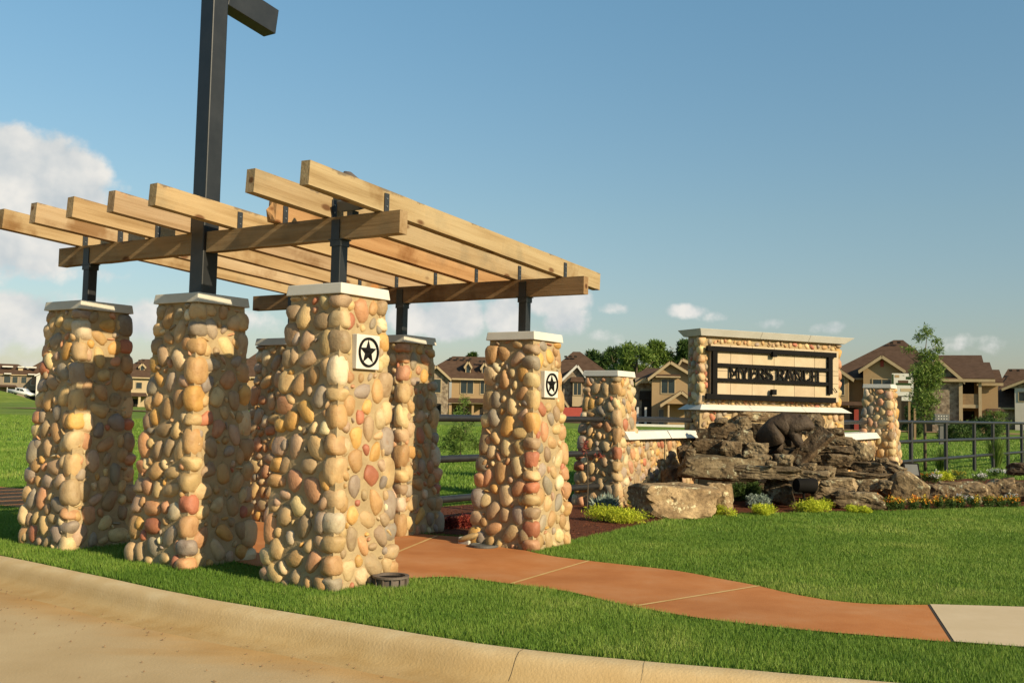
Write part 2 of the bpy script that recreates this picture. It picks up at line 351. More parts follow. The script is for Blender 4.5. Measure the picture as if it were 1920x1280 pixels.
def prism_bm(bm, poly, y0, y1):    # poly in x,z extruded along y
    a = [bm.verts.new((x, y0, z)) for x, z in poly]; b = [bm.verts.new((x, y1, z)) for x, z in poly]
    bm.faces.new(a); bm.faces.new(b[::-1])
    for i in range(len(poly)): bm.faces.new((a[i], b[i], b[(i + 1) % len(poly)], a[(i + 1) % len(poly)]))
    return a + b
def prism(name, poly, y0, y1, mat, parent=None):
    bm = bmesh.new(); prism_bm(bm, poly, y0, y1)
    return link(name, bm_mesh(name, bm), mat, parent)
def raw_mesh(name, co, tri, rnd=None):
    """fast numpy mesh of triangles"""
    me = bpy.data.meshes.new(name)
    me.vertices.add(len(co)); me.vertices.foreach_set('co', co.astype(np.float32).ravel())
    me.loops.add(tri.size); me.loops.foreach_set('vertex_index', tri.astype(np.int32).ravel())
    me.polygons.add(len(tri)); me.polygons.foreach_set('loop_start', np.arange(0, tri.size, 3, dtype=np.int32))
    if rnd is not None:
        at = me.attributes.new('rnd', 'FLOAT', 'POINT'); at.data.foreach_set('value', rnd.astype(np.float32))
    me.update(calc_edges=True); me.validate()
    return me
def leaves(pts, size, seed, aspect=1.6, up=.0, droop=0.):
    """two triangle leaf at every point, turned at random"""
    r = np.random.default_rng(seed); n = len(pts)
    a = r.normal(size=(n, 3)); a[:, 2] += up; a /= np.linalg.norm(a, axis=1)[:, None]
    b = r.normal(size=(n, 3)); b -= a * (a * b).sum(1)[:, None]; b /= np.linalg.norm(b, axis=1)[:, None]
    s = size * r.uniform(.6, 1.35, (n, 1))
    co = np.stack([pts - b * s * .4, pts + a * s * aspect * .5, pts + b * s * .4, pts + a * s * aspect], 1).reshape(-1, 3)
    k = np.arange(n)[:, None] * 4
    tri = np.concatenate([k + [0, 1, 3], k + [1, 2, 3]], 1).reshape(-1, 3)
    return co, tri, np.repeat(r.random(n), 4)
def blob_points(blobs, n, seed, shell=.55):
    """points in a set of ellipsoids (cx,cy,cz,rx,ry,rz), thicker near the skin"""
    r = np.random.default_rng(seed)
    b = np.array(blobs, float); w = b[:, 3] * b[:, 4] * b[:, 5]; w = w ** .7
    idx = r.choice(len(b), n, p=w / w.sum())
    d = r.normal(size=(n, 3)); d /= np.linalg.norm(d, axis=1)[:, None]
    rad = (shell + (1 - shell) * r.random(n))[:, None] * (1 + .12 * r.normal(size=(n, 1)))
    return b[idx, :3] + d * rad * b[idx, 3:]
def in_poly(x, y, poly):
    ins = np.zeros(len(x), bool); n = len(poly)
    for i in range(n):
        x0, y0 = poly[i][:2]; x1, y1 = poly[(i + 1) % n][:2]
        c = ((y0 > y) != (y1 > y))
        with np.errstate(divide='ignore', invalid='ignore'):
            c &= x < (x1 - x0) * (y - y0) / (y1 - y0) + x0
        ins ^= c
    return ins
def sheet(name, poly, z, mat):
    me = mesh(name, [(p[0], p[1], z) for p in poly], [list(range(len(poly)))])
    return structure(link(name, me, mat))
def smooth_line(pts, n=8):
    """Catmull-Rom through points"""
    p = [Vector(q) for q in pts]; out = []
    for i in range(len(p) - 1):
        a, b, c, d = p[max(i - 1, 0)], p[i], p[i + 1], p[min(i + 2, len(p) - 1)]
        for k in range(n):
            t = k / n
            out.append(.5 * ((2 * b) + (c - a) * t + (2 * a - 5 * b + 4 * c - d) * t * t + (3 * b - a - 3 * c + d) * t ** 3))
    out.append(p[-1]); return out

# ================================================================== THE SETTING
kerb_px = [(0, 1043), (100, 1064), (200, 1085), (300, 1107), (400, 1127), (500, 1144), (600, 1160), (700, 1177), (800, 1194), (900, 1210),
           (1000, 1222), (1100, 1233), (1250, 1247), (1400, 1259), (1600, 1277)]
ZR = -.155
KW = [G(px, py, -.012) for px, py in kerb_px]
kx = [p.x for p in KW]; ky = [p.y for p in KW]
sl0 = (ky[1] - ky[0]) / (kx[1] - kx[0]); sl1 = (ky[-1] - ky[-3]) / (kx[-1] - kx[-3])
kx = [-300, -40] + kx + [12, 300]; 
ky = [ky[0] + sl0 * (-40 - kx[2]) + 40, ky[0] + sl0 * (-40 - kx[2])] + ky + [ky[-1] + sl1 * (12 - kx[-3]) , ky[-1] + sl1 * (12 - kx[-3]) - 60]
KX, KY = np.array(kx), np.array(ky)
def kerb_y(x): return float(np.interp(x, KX, KY))
def terrain(x, y):
    z = 0.0
    if y > 30:
        t = min(1, (y - 30) / 190); t = t * t * (3 - 2 * t)
        z += t * (.55 if x > -20 else .85)
    if y > 26: z += .10 * min(1, (y - 26) / 20) * math.sin(x * .21 + 1) * math.sin(y * .13)
    return z
xs = sorted(set([-1500, -900, -500, -300, -200, -140, -100, -70, -50, -40] + [round(-34 + i * .8, 3) for i in range(86)] + [40, 50, 70, 100, 150, 220, 300, 500, 900, 1500] + [float(v) for v in KX[2:-2]]))
off_rows = [0, .35, .8, 1.4, 2.2, 3.2, 4.5, 6, 8, 10.5, 13.5, 17, 21, 26, 32, 40, 50, 62, 78, 98, 125, 160, 210, 280, 400, 700, 1200, 2500]
V = [(x, kerb_y(x) + o, terrain(x, kerb_y(x) + o) - (.012 if o == 0 else 0)) for o in off_rows for x in xs]
nx = len(xs)
Fc = [(r * nx + c, r * nx + c + 1, (r + 1) * nx + c + 1, (r + 1) * nx + c) for r in range(len(off_rows) - 1) for c in range(nx - 1)]
structure(link('ground', mesh('ground', V, Fc, True), 'field'))
# road: one sheet in front of the kerb, with a drift of washed dirt along the gutter
mr = bpy.data.materials.new('road'); mr.use_nodes = True; MATS['road'] = mr
n_, l_ = mr.node_tree.nodes, mr.node_tree.links; b_ = n_['Principled BSDF']; b_.inputs['Roughness'].default_value = .9; b_.inputs['Specular IOR Level'].default_value = .15
t_ = n_.new('ShaderNodeTexCoord'); nz_ = n_.new('ShaderNodeTexNoise'); l_.new(t_.outputs['Object'], nz_.inputs[0]); nz_.inputs['Scale'].default_value = 1.6; nz_.inputs['Detail'].default_value = 9
rp_ = ramp(n_, [(.3, (.41, .29, .15)), (.5, (.445, .32, .172)), (.72, (.485, .36, .20))]); l_.new(nz_.outputs[0], rp_.inputs[0])
rd_ = ramp(n_, [(.3, (.38, .215, .075)), (.7, (.49, .30, .12))]); l_.new(nz_.outputs[0], rd_.inputs[0])
at_ = n_.new('ShaderNodeAttribute'); at_.attribute_name = 'rnd'
mp_ = n_.new('ShaderNodeMapping'); l_.new(t_.outputs['Object'], mp_.inputs[0]); mp_.inputs['Rotation'].default_value = (0, 0, R(24)); mp_.inputs['Scale'].default_value = (.35, 2.4, 1)
nk_ = n_.new('ShaderNodeTexNoise'); l_.new(mp_.outputs[0], nk_.inputs[0]); nk_.inputs['Scale'].default_value = 1.3; nk_.inputs['Detail'].default_value = 8
ma_ = n_.new('ShaderNodeMath'); ma_.operation = 'MULTIPLY_ADD'; l_.new(nk_.outputs[0], ma_.inputs[0]); ma_.inputs[1].default_value = 1.3; l_.new(at_.outputs['Fac'], ma_.inputs[2])
mg_ = n_.new('ShaderNodeMapRange'); mg_.interpolation_type = 'SMOOTHSTEP'; l_.new(ma_.outputs[0], mg_.inputs[0])
mg_.inputs[1].default_value = 1.75; mg_.inputs[2].default_value = .95
mx_ = n_.new('ShaderNodeMix'); mx_.data_type = 'RGBA'; l_.new(mg_.outputs[0], mx_.inputs[0]); l_.new(rp_.outputs[0], mx_.inputs[6]); l_.new(rd_.outputs[0], mx_.inputs[7])
l_.new(mx_.outputs[2], b_.inputs['Base Color'])
nb_ = n_.new('ShaderNodeTexNoise'); l_.new(t_.outputs['Object'], nb_.inputs[0]); nb_.inputs['Scale'].default_value = 60; nb_.inputs['Detail'].default_value = 5
bp_ = n_.new('ShaderNodeBump'); bp_.inputs['Strength'].default_value = .25; bp_.inputs['Distance'].default_value = .01; l_.new(nb_.outputs[0], bp_.inputs['Height']); l_.new(bp_.outputs[0], b_.inputs['Normal'])
rows = [-.14, .1, .4, .7, 1.0, 1.5, 2.2, 3.2, 5, 9, 16]
V = [(x, kerb_y(x) - .12 - o, ZR - .004) for o in rows for x in xs]
Fc = [(r * nx + c, (r + 1) * nx + c, (r + 1) * nx + c + 1, r * nx + c + 1) for r in range(len(rows) - 1) for c in range(nx - 1)]
me = mesh('road', V, Fc)
at = me.attributes.new('rnd', 'FLOAT', 'POINT'); at.data.foreach_set('value', np.repeat(np.array(rows, np.float32), nx))
structure(link('road', me, 'road'))
# lawn across the road behind the camera
V = [(x, kerb_y(x) - 15.9 - o, -.15 - (.0 if o else .003)) for o in (0, 20, 80, 300, 1500) for x in xs]
Fc = [(r * nx + c, (r + 1) * nx + c, (r + 1) * nx + c + 1, r * nx + c + 1) for r in range(4) for c in range(nx - 1)]
structure(link('far_ground', mesh('far_ground', V, Fc), 'field'))
# rolled kerb, swept profile
kpts = [(x, kerb_y(x)) for x in np.concatenate([np.linspace(-30, -6, 40), np.linspace(-5.9, 4, 110), np.linspace(4.3, 12, 20)])]
prof = [(.03, -.05), (.0, .0), (-.02, .006), (-.10, .004), (-.135, -.004), (-.165, -.022), (-.19, -.055), (-.215, -.10), (-.25, -.135), (-.31, -.150), (-.40, -.1565), (-.48, -.1605)]
V, Fc = [], []
for i, (x, y) in enumerate(kpts):
    x0, y0 = kpts[max(i - 1, 0)]; x1, y1 = kpts[min(i + 1, len(kpts) - 1)]
    t = Vector((x1 - x0, y1 - y0)).normalized(); nrm = Vector((-t.y, t.x))
    for (o, z) in prof: V.append((x + nrm.x * o, y + nrm.y * o, z + (.004 if o > -.26 else .0012) * mnoise.noise((x * 1.3, y * 1.3, o * 3))))
k = len(prof)
for i in range(len(kpts) - 1):
    for j in range(k - 1): Fc.append((i * k + j, i * k + j + 1, (i + 1) * k + j + 1, (i + 1) * k + j))
kme = mesh('kerb', V, Fc, True); at = kme.attributes.new('rnd', 'FLOAT', 'POINT')
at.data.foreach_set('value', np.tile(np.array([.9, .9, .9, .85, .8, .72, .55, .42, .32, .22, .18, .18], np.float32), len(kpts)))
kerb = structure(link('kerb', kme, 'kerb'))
# contraction joints cut in the kerb
for px, py in ((985, 1221), (1215, 1246)):
    p = G(px, py, 0); y = kerb_y(p.x); sl = (kerb_y(p.x + .3) - kerb_y(p.x - .3)) / .6
    t = Vector((1, sl)).normalized(); nrm = Vector((-t.y, t.x)); V = []; Fc = []
    for (o, z) in prof[1:9]:
        for s in (-.0016, .0016):
            wob = .005 * math.sin(o * 31)
            xx_, yy_ = p.x + nrm.x * o + t.x * (s + wob), y + nrm.y * o + t.y * (s + wob)
            V.append((xx_, yy_, z + .004 * mnoise.noise((p.x * 1.3, y * 1.3, o * 3)) + .0022))
    Fc = [(2 * i, 2 * i + 2, 2 * i + 3, 2 * i + 1) for i in range(7)]
    link('kerb_joint', mesh('kerb_joint', V, Fc), 'joint_dark' if px < 1000 else 'mortar', kerb)
# loose grit on the road
gp = []; gt = []; gr = []
r_ = np.random.default_rng(3)
for q in range(420):
    x = r_.uniform(-7, 3.2); y = kerb_y(x) - .3 - abs(r_.normal()) * .7; s = r_.uniform(.003, .011)
    base = len(gp)
    o = np.array([[1, 0, 0], [-.5, .8, 0], [-.5, -.8, 0], [0, 0, 1]]) * s * r_.uniform(.7, 1.3, (1, 3))
    for v in o: gp.append((x + v[0], y + v[1], ZR + .001 + v[2]))
    gt += [(base, base + 1, base + 3), (base + 1, base + 2, base + 3), (base + 2, base, base + 3)]; gr += [r_.random()] * 4
g_o = stuff(link('road_grit', raw_mesh('road_grit', np.array(gp), np.array(gt), np.array(gr)), 'dirt'))
tag(g_o, 'loose specks of grit scattered on the road beside the kerb', 'grit')

# stained path, pale slab, mulch bed
ZP = .012
near_px = [(-160, 934), (0, 947), (45, 953), (120, 972), (210, 1000), (330, 1030), (440, 1052), (560, 1074), (680, 1083), (770, 1083), (850, 1081), (960, 1094), (1060, 1107), (1150, 1128), (1220, 1142), (1330, 1160), (1500, 1179), (1640, 1191), (1786, 1203)]
far_px = [(1741, 1133), (1650, 1132), (1560, 1125), (1480, 1111), (1420, 1097), (1350, 1084), (1260, 1068), (1100, 1050), (1010, 1037), (900, 1010), (800, 1001), (700, 990), (560, 972), (400, 955), (250, 938), (100, 921), (0, 912), (-160, 902)]
PN = smooth_line([G(*p, ZP).to_3d() for p in near_px], 5); PF = smooth_line([G(*p, ZP).to_3d() for p in far_px], 5)
PATH = PN + PF
path = sheet('path', PATH, ZP, 'path')
seam_a, seam_b = G(1741, 1133, ZP), G(1786, 1203, ZP)
SLAB = [seam_a, seam_b, G(1920, 1213, ZP), G(2300, 1222, ZP), G(2300, 1150, ZP), G(1920, 1138, ZP)]
dv = (G(1920, 1138, ZP) - seam_a).normalized() * .012
slab = sheet('pavement', [SLAB[0] + dv, SLAB[1] + dv] + SLAB[2:], ZP + .006, 'slab')
sheet('pavement_gap', [seam_a - dv * .3, seam_b - dv * .3, seam_b + dv * 2, seam_a + dv * 2], ZP + .003, 'joint_dark')
def strip(name, a, b, w, z, mat, parent):
    d = (b - a); t = Vector((-d.y, d.x, 0)).normalized() * w / 2
    return link(name, mesh(name, [(*(a - t).xy, z), (*(b - t).xy, z), (*(b + t).xy, z), (*(a + t).xy, z)], [(0, 1, 2, 3)]), mat, parent)
for a, b in (((958, 1094), (1104, 1051)), ((1196, 1135), (1424, 1098)), ((640, 1078), (820, 1004))):
    strip('path_joint', G(*a, ZP), G(*b, ZP), .03, ZP + .004, 'path_joint', path)
bed_px = [(802, 1001), (880, 1006), (985, 1030), (1072, 1012), (1130, 1000), (1190, 985), (1250, 973), (1330, 966), (1400, 962), (1500, 960), (1600, 958), (1700, 956), (1800, 953), (1920, 949), (2060, 946)]
BF = smooth_line([G(*p, .008) for p in bed_px], 4)
BED = BF + [Vector((13.5, 24.5, 0)), Vector((9.5, 25, 0)), Vector((6.0, 20.5, 0)), Vector((2.0, 18.0, 0)), G(1075, 930, .008), G(815, 950, .008)]
sheet('planting_bed', BED, .007, 'soil')

# ---- grass blades, bark chips
EXCL = [[(p.x, p.y) for p in PATH], [(p.x, p.y) for p in SLAB], [(p.x, p.y) for p in BED]]
FRAME = [np.array((ray(-60, 1100).x, ray(-60, 1100).y)), np.array((ray(1980, 1100).x, ray(1980, 1100).y))]
def blades(n_per, ymin, ymax, h, w, seed, edge=True):
    """blades in the camera's wide surroundings between two distances"""
    r = np.random.default_rng(seed)
    x0, x1 = -.62 * ymax - 1, .62 * ymax + 1
    n = int((x1 - x0) * (ymax - ymin) * n_per)
    x = r.uniform(x0, x1, n); y = r.uniform(ymin, ymax, n)
    k = (np.abs(x) < .60 * y + .6) & (y > np.interp(x, KX, KY) + .01 + .02 * r.random(n))
    x, y = x[k], y[k]
    for p in EXCL:
        k = ~in_poly(x, y, p); x, y = x[k], y[k]
    n = len(x)
    lump = np.array([mnoise.noise((a * 2.3, b * 2.3, 5)) for a, b in zip(x[:], y[:])]) if n < 400000 else np.zeros(n)
    hh = h * r.uniform(.55, 1.25, n) * (1 + .35 * lump)
    th = r.uniform(0, 2 * np.pi, n); ln = r.uniform(.1, .75, n) * hh; la = r.uniform(0, 2 * np.pi, n)
    ww = w * r.uniform(.7, 1.3, n)
    z0 = np.zeros(n)
    if ymax > 30: z0 = np.array([terrain(a, b) for a, b in zip(x, y)])
    p0 = np.stack([x - np.cos(th) * ww, y - np.sin(th) * ww, z0 - .004], 1); p1 = np.stack([x + np.cos(th) * ww, y + np.sin(th) * ww, z0 - .004], 1)
    p2 = np.stack([x + np.cos(la) * ln, y + np.sin(la) * ln, z0 + hh], 1)
    co = np.stack([p0, p1, p2], 1).reshape(-1, 3)
    low = np.array([mnoise.noise((a * .55, b * .55, 9)) for a, b in zip(x, y)]) if n < 400000 else np.zeros(n)
    patch = np.clip(.45 + .45 * lump + .6 * low, 0, 1)
    rn = np.repeat(np.clip(.5 * r.random(n) + .5 * patch + (r.random(n) < .03) * .4, 0, 1), 3)
    return co, np.arange(3 * n).reshape(-1, 3), rn
def join_arr(parts):
    co, tr, rn = [], [], []; o = 0
    for c, t, q in parts: co.append(c); tr.append(t + o); rn.append(q); o += len(c)
    return np.concatenate(co), np.concatenate(tr), np.concatenate(rn)
gA = blades(11000, 5.0, 8.5, .034, .0028, 11); gB = blades(6000, 8.5, 12.5, .034, .0036, 12); gC = blades(3000, 12.5, 18, .036, .005, 13)
gD = blades(420, 18, 34, .07, .012, 14); gE = blades(60, 34, 80, .09, .022, 15)
o = stuff(link('lawn_grass', raw_mesh('lawn_grass', *join_arr([gA, gB, gC])), 'grass'))
tag(o, 'mown green lawn grass around the path and pergola', 'grass')
o = stuff(link('field_grass', raw_mesh('field_grass', *join_arr([gD, gE])), 'grass'))
tag(o, 'rougher green grass of the open field beyond the fence', 'grass')
r_ = np.random.default_rng(21)
bp2 = np.array([(p.x, p.y) for p in BED]); n = 26000
x = r_.uniform(bp2[:, 0].min(), 12, n); y = r_.uniform(bp2[:, 1].min(), 21, n)
k = in_poly(x, y, EXCL[2]) & ~in_poly(x, y, EXCL[0]); x, y = x[k], y[k]
co, tr, rn = leaves(np.stack([x, y, .012 + .02 * r_.random(len(x))], 1), .018, 5, aspect=2.2, up=0)
co[:, 2] = np.maximum(co[:, 2] * .6 + .006, .009)
o = stuff(link('bark_mulch', raw_mesh('bark_mulch', co, tr, rn), 'mulch_chip'))
tag(o, 'red brown bark mulch strewn over the planting bed', 'mulch')

# ================================================================== COBBLE STONEWORK
def cobble(seed, boxy, sub=2, rough=1.0):
    bm = bmesh.new(); bmesh.ops.create_icosphere(bm, subdivisions=sub, radius=1)
    off = Vector((seed * 3.7, seed * 1.9, 0)); rr = random.Random(seed)
    e = 2.3 + boxy; skew = rr.uniform(-.3, .3); tp = rr.uniform(-.32, .32)
    for v in bm.verts:
        d = v.co.normalized()
        k = (abs(d.x) ** e + abs(d.y) ** 2.2 + abs(d.z) ** e) ** (-1 / e)
        k *= 1 + rough * (.20 * mnoise.noise(d * 1.1 + off) + .09 * mnoise.noise(d * 2.4 + off))
        p = d * k
        p.x *= 1 + tp * p.z; p.x += skew * p.z * .5
        v.co = p
    mx = max(abs(v.co.x) for v in bm.verts); mz = max(abs(v.co.z) for v in bm.verts); my = max(abs(v.co.y) for v in bm.verts)
    for v in bm.verts: v.co = Vector((v.co.x / mx, v.co.y / my, v.co.z / mz))
    return bm_mesh('cobble', bm, True)
COB = [cobble(i, [0, .2, .5, .9, 1.4][i % 5]) for i in range(18)]
COBC = [cobble(50 + i, [.9, 1.5, 2.2][i % 3], 3, .5) for i in range(10)]
COBL = [cobble(i, [0, .4, .9][i % 3], 1) for i in range(9)]
for me in COB + COBC + COBL: me.materials.append(MATS['stone'])
PAL = [((.56, .385, .185), 22), ((.47, .285, .125), 20), ((.62, .36, .11), 8), ((.54, .285, .145), 12), ((.64, .48, .255), 14), ((.29, .24, .175), 9),
       ((.37, .26, .145), 16), ((.46, .175, .095), 6), ((.66, .54, .34), 5), ((.37, .29, .21), 8), ((.49, .33, .20), 9)]
PALC = [c for c, w in PAL for _ in range(w)]
def stone_obj(me, loc, rot, scl, parent, light=1.0):
    o = bpy.data.objects.new('stone', me); COL.objects.link(o); o.parent = parent
    o.location = loc; o.rotation_euler = rot; o.scale = scl
    c = rng.choice(PALC); k = rng.uniform(.85, 1.15) * light
    o.color = (min(1, c[0] * k), min(1, c[1] * k * rng.uniform(.96, 1.04)), min(1, c[2] * k * rng.uniform(.92, 1.08)), 1)
    return o
def pack(width, H, seed, big=1.0, keep=None, maxn=400, margin=.0, levels=None):
    """irregular dense packing of cobbles on a wall: list of (s, z, a, b, rot)"""
    res = .008; r = np.random.default_rng(seed)
    wmax = max(width(0), width(H)); nxg = int(wmax / res) + 8; nzg = int(H / res) + 8
    X, Z = np.meshgrid((np.arange(nxg) - nxg / 2) * res, (np.arange(nzg)) * res - 4 * res, indexing='ij')
    hw = np.array([width(min(max(z, 0), H)) / 2 for z in Z[0]])
    occ = (np.abs(X) > hw[None, :] - margin) | (Z < -.01) | (Z > H)
    if keep: occ |= (np.abs(X - keep[0]) < keep[2]) & (np.abs(Z - keep[1]) < keep[3])
    out = []
    levels = levels or [(.072, .098, 300), (.061, .082, 800), (.051, .068, 1300), (.043, .055, 1500), (.034, .045, 1300), (.026, .036, 700), (.013, .044, 700), (.014, .022, 300)]
    for a0, b0, tries in levels:
        a0 *= big; b0 *= big
        for _ in range(tries):
            if len(out) >= maxn: return out
            free = None
            s = r.uniform(-wmax / 2, wmax / 2); z = r.uniform(0, H)
            i, j = int((s + nxg / 2 * res) / res), int((z + 4 * res) / res)
            if not (0 <= i < nxg and 0 <= j < nzg) or occ[i, j]: continue
            a = a0 * r.uniform(.88, 1.15); b = b0 * r.uniform(.88, 1.2); th = r.normal() * (.45 if a0 > .02 * big else 1.0)
            if r.random() < .2: th += math.pi / 2
            w = int(max(a, b) * 1.15 / res) + 2
            sl = (slice(max(i - w, 0), min(i + w + 1, nxg)), slice(max(j - w, 0), min(j + w + 1, nzg)))
            dx, dz = X[sl] - s, Z[sl] - z; c, sn = math.cos(th), math.sin(th)
            p, q = (dx * c - dz * sn) / a, (dx * sn + dz * c) / b
            msk = np.abs(p) ** 2.4 + np.abs(q) ** 2.4 < .94
            if (occ[sl] & msk).any(): continue
            occ[sl] |= (np.abs(p / (1 + .006 / a)) ** 2.4 + np.abs(q / (1 + .006 / b)) ** 2.4 < 1)
            out.append((s, z, a, b, th))
    return out
def clad_face(root, ang, dist, width, H, seed, big=1.0, keep=None, maxn=400, margin=.055, levels=None, light=1, lib=None, org=(0, 0, 0), proud=1.0, z0=0):
    """stones on the vertical face whose outward normal is -y turned by ang; dist(z) = distance of face from axis"""
    lib = lib or COB
    for (s, z, a, b, th) in pack(width, H, seed, big, keep, maxn, margin, levels):
        t = (.026 + .36 * min(a, b)) * rng.uniform(.85, 1.2) * proud
        d = dist(z) - t * .22
        c, sn = math.cos(ang), math.sin(ang)
        loc = (org[0] + c * s + sn * d, org[1] + sn * s - c * d, org[2] + z0 + z)
        stone_obj(rng.choice(lib), loc, (rng.uniform(-.12, .12), th, ang + rng.uniform(-.12, .12)), (a * 1.04, t, b * 1.04), root, light)
def clad_corners(root, half, H, seed, corners=(0, 1, 2, 3), r0=.086, light=1):
    rr = random.Random(seed)
    for q in corners:
        sx, sy = ((1, -1), (1, 1), (-1, 1), (-1, -1))[q]
        z = -.02
        while z < H - .05:
            h = rr.choice((rr.uniform(.12, .19), rr.uniform(.18, .29)))
            if z + h > H: h = H - z
            zc = z + h / 2; hf = half(zc) - r0 * rr.uniform(.5, .66)
            stone_obj(rr.choice(COBC), (sx * hf, sy * hf, zc), (0, 0, rr.choice((0, math.pi / 2, math.pi)) + rr.uniform(-.15, .15)),
                      (r0 * rr.uniform(.88, 1.25), r0 * rr.uniform(.88, 1.25), h / 2 * 1.03), root, light)
            z += h + .003
AX = R(-32.8)                       # pergola frame: x to the right front, y to the right back
PX_, PY_ = Vector((math.cos(AX), math.sin(AX), 0)), Vector((-math.sin(AX), math.cos(AX), 0))
ORG = Vector((-1.385, 8.06, 0))
def P(x, y, z=0): return ORG + PX_ * x + PY_ * y + Vector((0, 0, z))
def star_plaque(root, x, z, yc, s=.285):
    """cream plaque on the +x face with a raised star in a ring"""
    pl = box('plaque', -.028, .028, -s / 2, s / 2, -s / 2, s / 2, 'white_cap', root, .006, (x, yc, z))
    bm = bmesh.new(); n = 40
    for r_o, r_i in ((.122, .106),):
        ring = []
        for i in range(n):
            a = 2 * math.pi * i / n
            ring.append([bm.verts.new((.0285 + dx, r * math.cos(a), r * math.sin(a))) for dx, r in ((0, r_i), (.014, r_i), (.014, r_o), (0, r_o))])
        for i in range(n):
            for j in range(4): bm.faces.new((ring[i][j], ring[i][(j + 1) % 4], ring[(i + 1) % n][(j + 1) % 4], ring[(i + 1) % n][j]))
    link('ring', bm_mesh('ring', bm), 'lamp_black', pl)
    bm = bmesh.new(); c = bm.verts.new((.062, 0, 0)); pts = []
    for i in range(10):
        a = math.pi / 2 + i * math.pi / 5; r = .108 if i % 2 == 0 else .045
        pts.append(bm.verts.new((.0285, r * math.cos(a), r * math.sin(a))))
    for i in range(10): bm.faces.new((c, pts[i], pts[(i + 1) % 10]))
    bm.faces.new(pts[::-1])
    link('star', bm_mesh('star', bm), 'lamp_grey' if False else 'lamp_black', pl)
def column(loc, H, label, seed, capw=.62, top=.275, bot=.395, capmat='cap_stone', plaque=None, big=1.0, front_max=112, group=None, rz=AX):
    root = thing('stone_column', label, 'column', loc, rz, group)
    Hc = H - .09
    half = lambda z: bot + (top - bot) * min(max(z / Hc, 0), 1)
    bm = bmesh.new(); frust_bm(bm, (-bot, bot, -bot, bot), (-top, top, -top, top), -.06, Hc)
    link('core', bm_mesh('core', bm), 'mortar', root)
    c = capw / 2
    frust('cap', (-c, c, -c, c), (-c + .012, c - .012, -c + .012, c - .012), Hc + .001, H, capmat, root, .008)
    clad_corners(root, half, Hc, seed)
    W = lambda z: 2 * half(z)
    keep = None
    if plaque:
        star_plaque(root, half(plaque) + .020, plaque, .0)
        keep = (0, plaque, .16, .165)
    clad_face(root, 0, half, W, Hc, seed + 1, big, None, front_max)
    clad_face(root, math.pi / 2, half, W, Hc, seed + 2, big, keep, front_max, proud=.85)
    for q, a in ((3, math.pi), (4, -math.pi / 2)): clad_face(root, a, half, W, Hc, seed + q, 1.7, None, 14)
    return root
S1, S2 = 1.72, 3.45
HB = 2.285
cols = [
    column(P(-.31, .31), 2.45, 'nearest tall cobblestone column with star plaque and pale cap, by the round drain light', 100, plaque=1.90, capmat='white_cap'),
    column(P(-.31 - S1, .31), 2.45, 'cobblestone column carrying the tall black steel post', 200),
    column(P(-.31 - S2, .31), 2.45, 'leftmost cobblestone column of the pergola, nearest the open field', 300),
    column(P(-.31, 3.30), HB, 'cobblestone column with star plaque standing between the path and mulch bed', 400, plaque=1.73, capmat='white_cap'),
    column(P(-.31 - S1, 3.26), HB, 'shaded cobblestone column at back of pergola where the pipe fence begins', 500),
    column(P(-.31 - S2 - .06, 3.24), HB, 'cobblestone column mostly hidden behind the nearest star column', 600),
]
# broken footing corner at the base of the star column by the bed
fr = cols[3]
box('footing', -.50, -.36, -.47, -.33, -.02, .085, 'cap_stone', fr, .012)
stone_obj(COB[3], (-.38, -.445, .085), (.15, 1.25, .3), (.035, .05, .13), fr)

# ================================================================== TIMBER PERGOLA
perg = thing('timber_pergola', 'weathered timber pergola roof of rafters on black steel posts over the columns', 'pergola', ORG, AX)
def timber(name, length, h, t, loc, pitch=0, alongx=False, broken=False, parent=None, mat='timber'):
    """beam with length along its local x, slightly uneven edges"""
    bm = bmesh.new(); n = 14; rings = []
    for i in range(n + 1):
        x = length * i / n; j = lambda: rng.uniform(-.0022, .0022)
        ring = [(x, -t / 2 + j(), -h / 2 + j()), (x, t / 2 + j(), -h / 2 + j()), (x, t / 2 + j(), h / 2 + j()), (x, -t / 2 + j(), h / 2 + j())]
        rings.append([bm.verts.new(p) for p in ring])
    for i in range(n):
        for k in range(4): bm.faces.new((rings[i][k], rings[i][(k + 1) % 4], rings[i + 1][(k + 1) % 4], rings[i + 1][k]))
    if broken:          # splintered end
        tips = [bm.verts.new((rng.uniform(-.07, .0), y, z)) for y, z in ((0, -h * .42), (-t * .2, -h * .2), (t * .2, 0), (0, h * .25), (-t * .1, h * .45))]
        c = rings[0]
        bm.faces.new((c[0], c[1], tips[0])); bm.faces.new((c[1], tips[2], tips[0])); bm.faces.new((c[0], tips[0], tips[1]))
        bm.faces.new((tips[0], tips[2], tips[1])); bm.faces.new((c[1], c[2], tips[3], tips[2])); bm.faces.new((c[0], tips[1], tips[4], c[3]))
        bm.faces.new((tips[1], tips[2], tips[3])); bm.faces.new((tips[1], tips[3], tips[4])); bm.faces.new((c[2], c[3], tips[4], tips[3]))
    else: bm.faces.new(rings[0][::-1])
    bm.faces.new(rings[-1])
    o = link(name, bm_mesh(name, bm), mat, parent, loc)
    o.rotation_euler = (0, pitch, 0 if alongx else math.pi / 2)
    k = rng.uniform(.9, 1.12); o.color = (k, k * rng.uniform(.95, 1.03), k * rng.uniform(.88, 1.04), 1)
    return o
BH, BT = .19, .10
zF, zB = 2.86, 2.685                # beam undersides, front and back row
yF, yB = .30, 3.28
pole_x = -.31 - S1
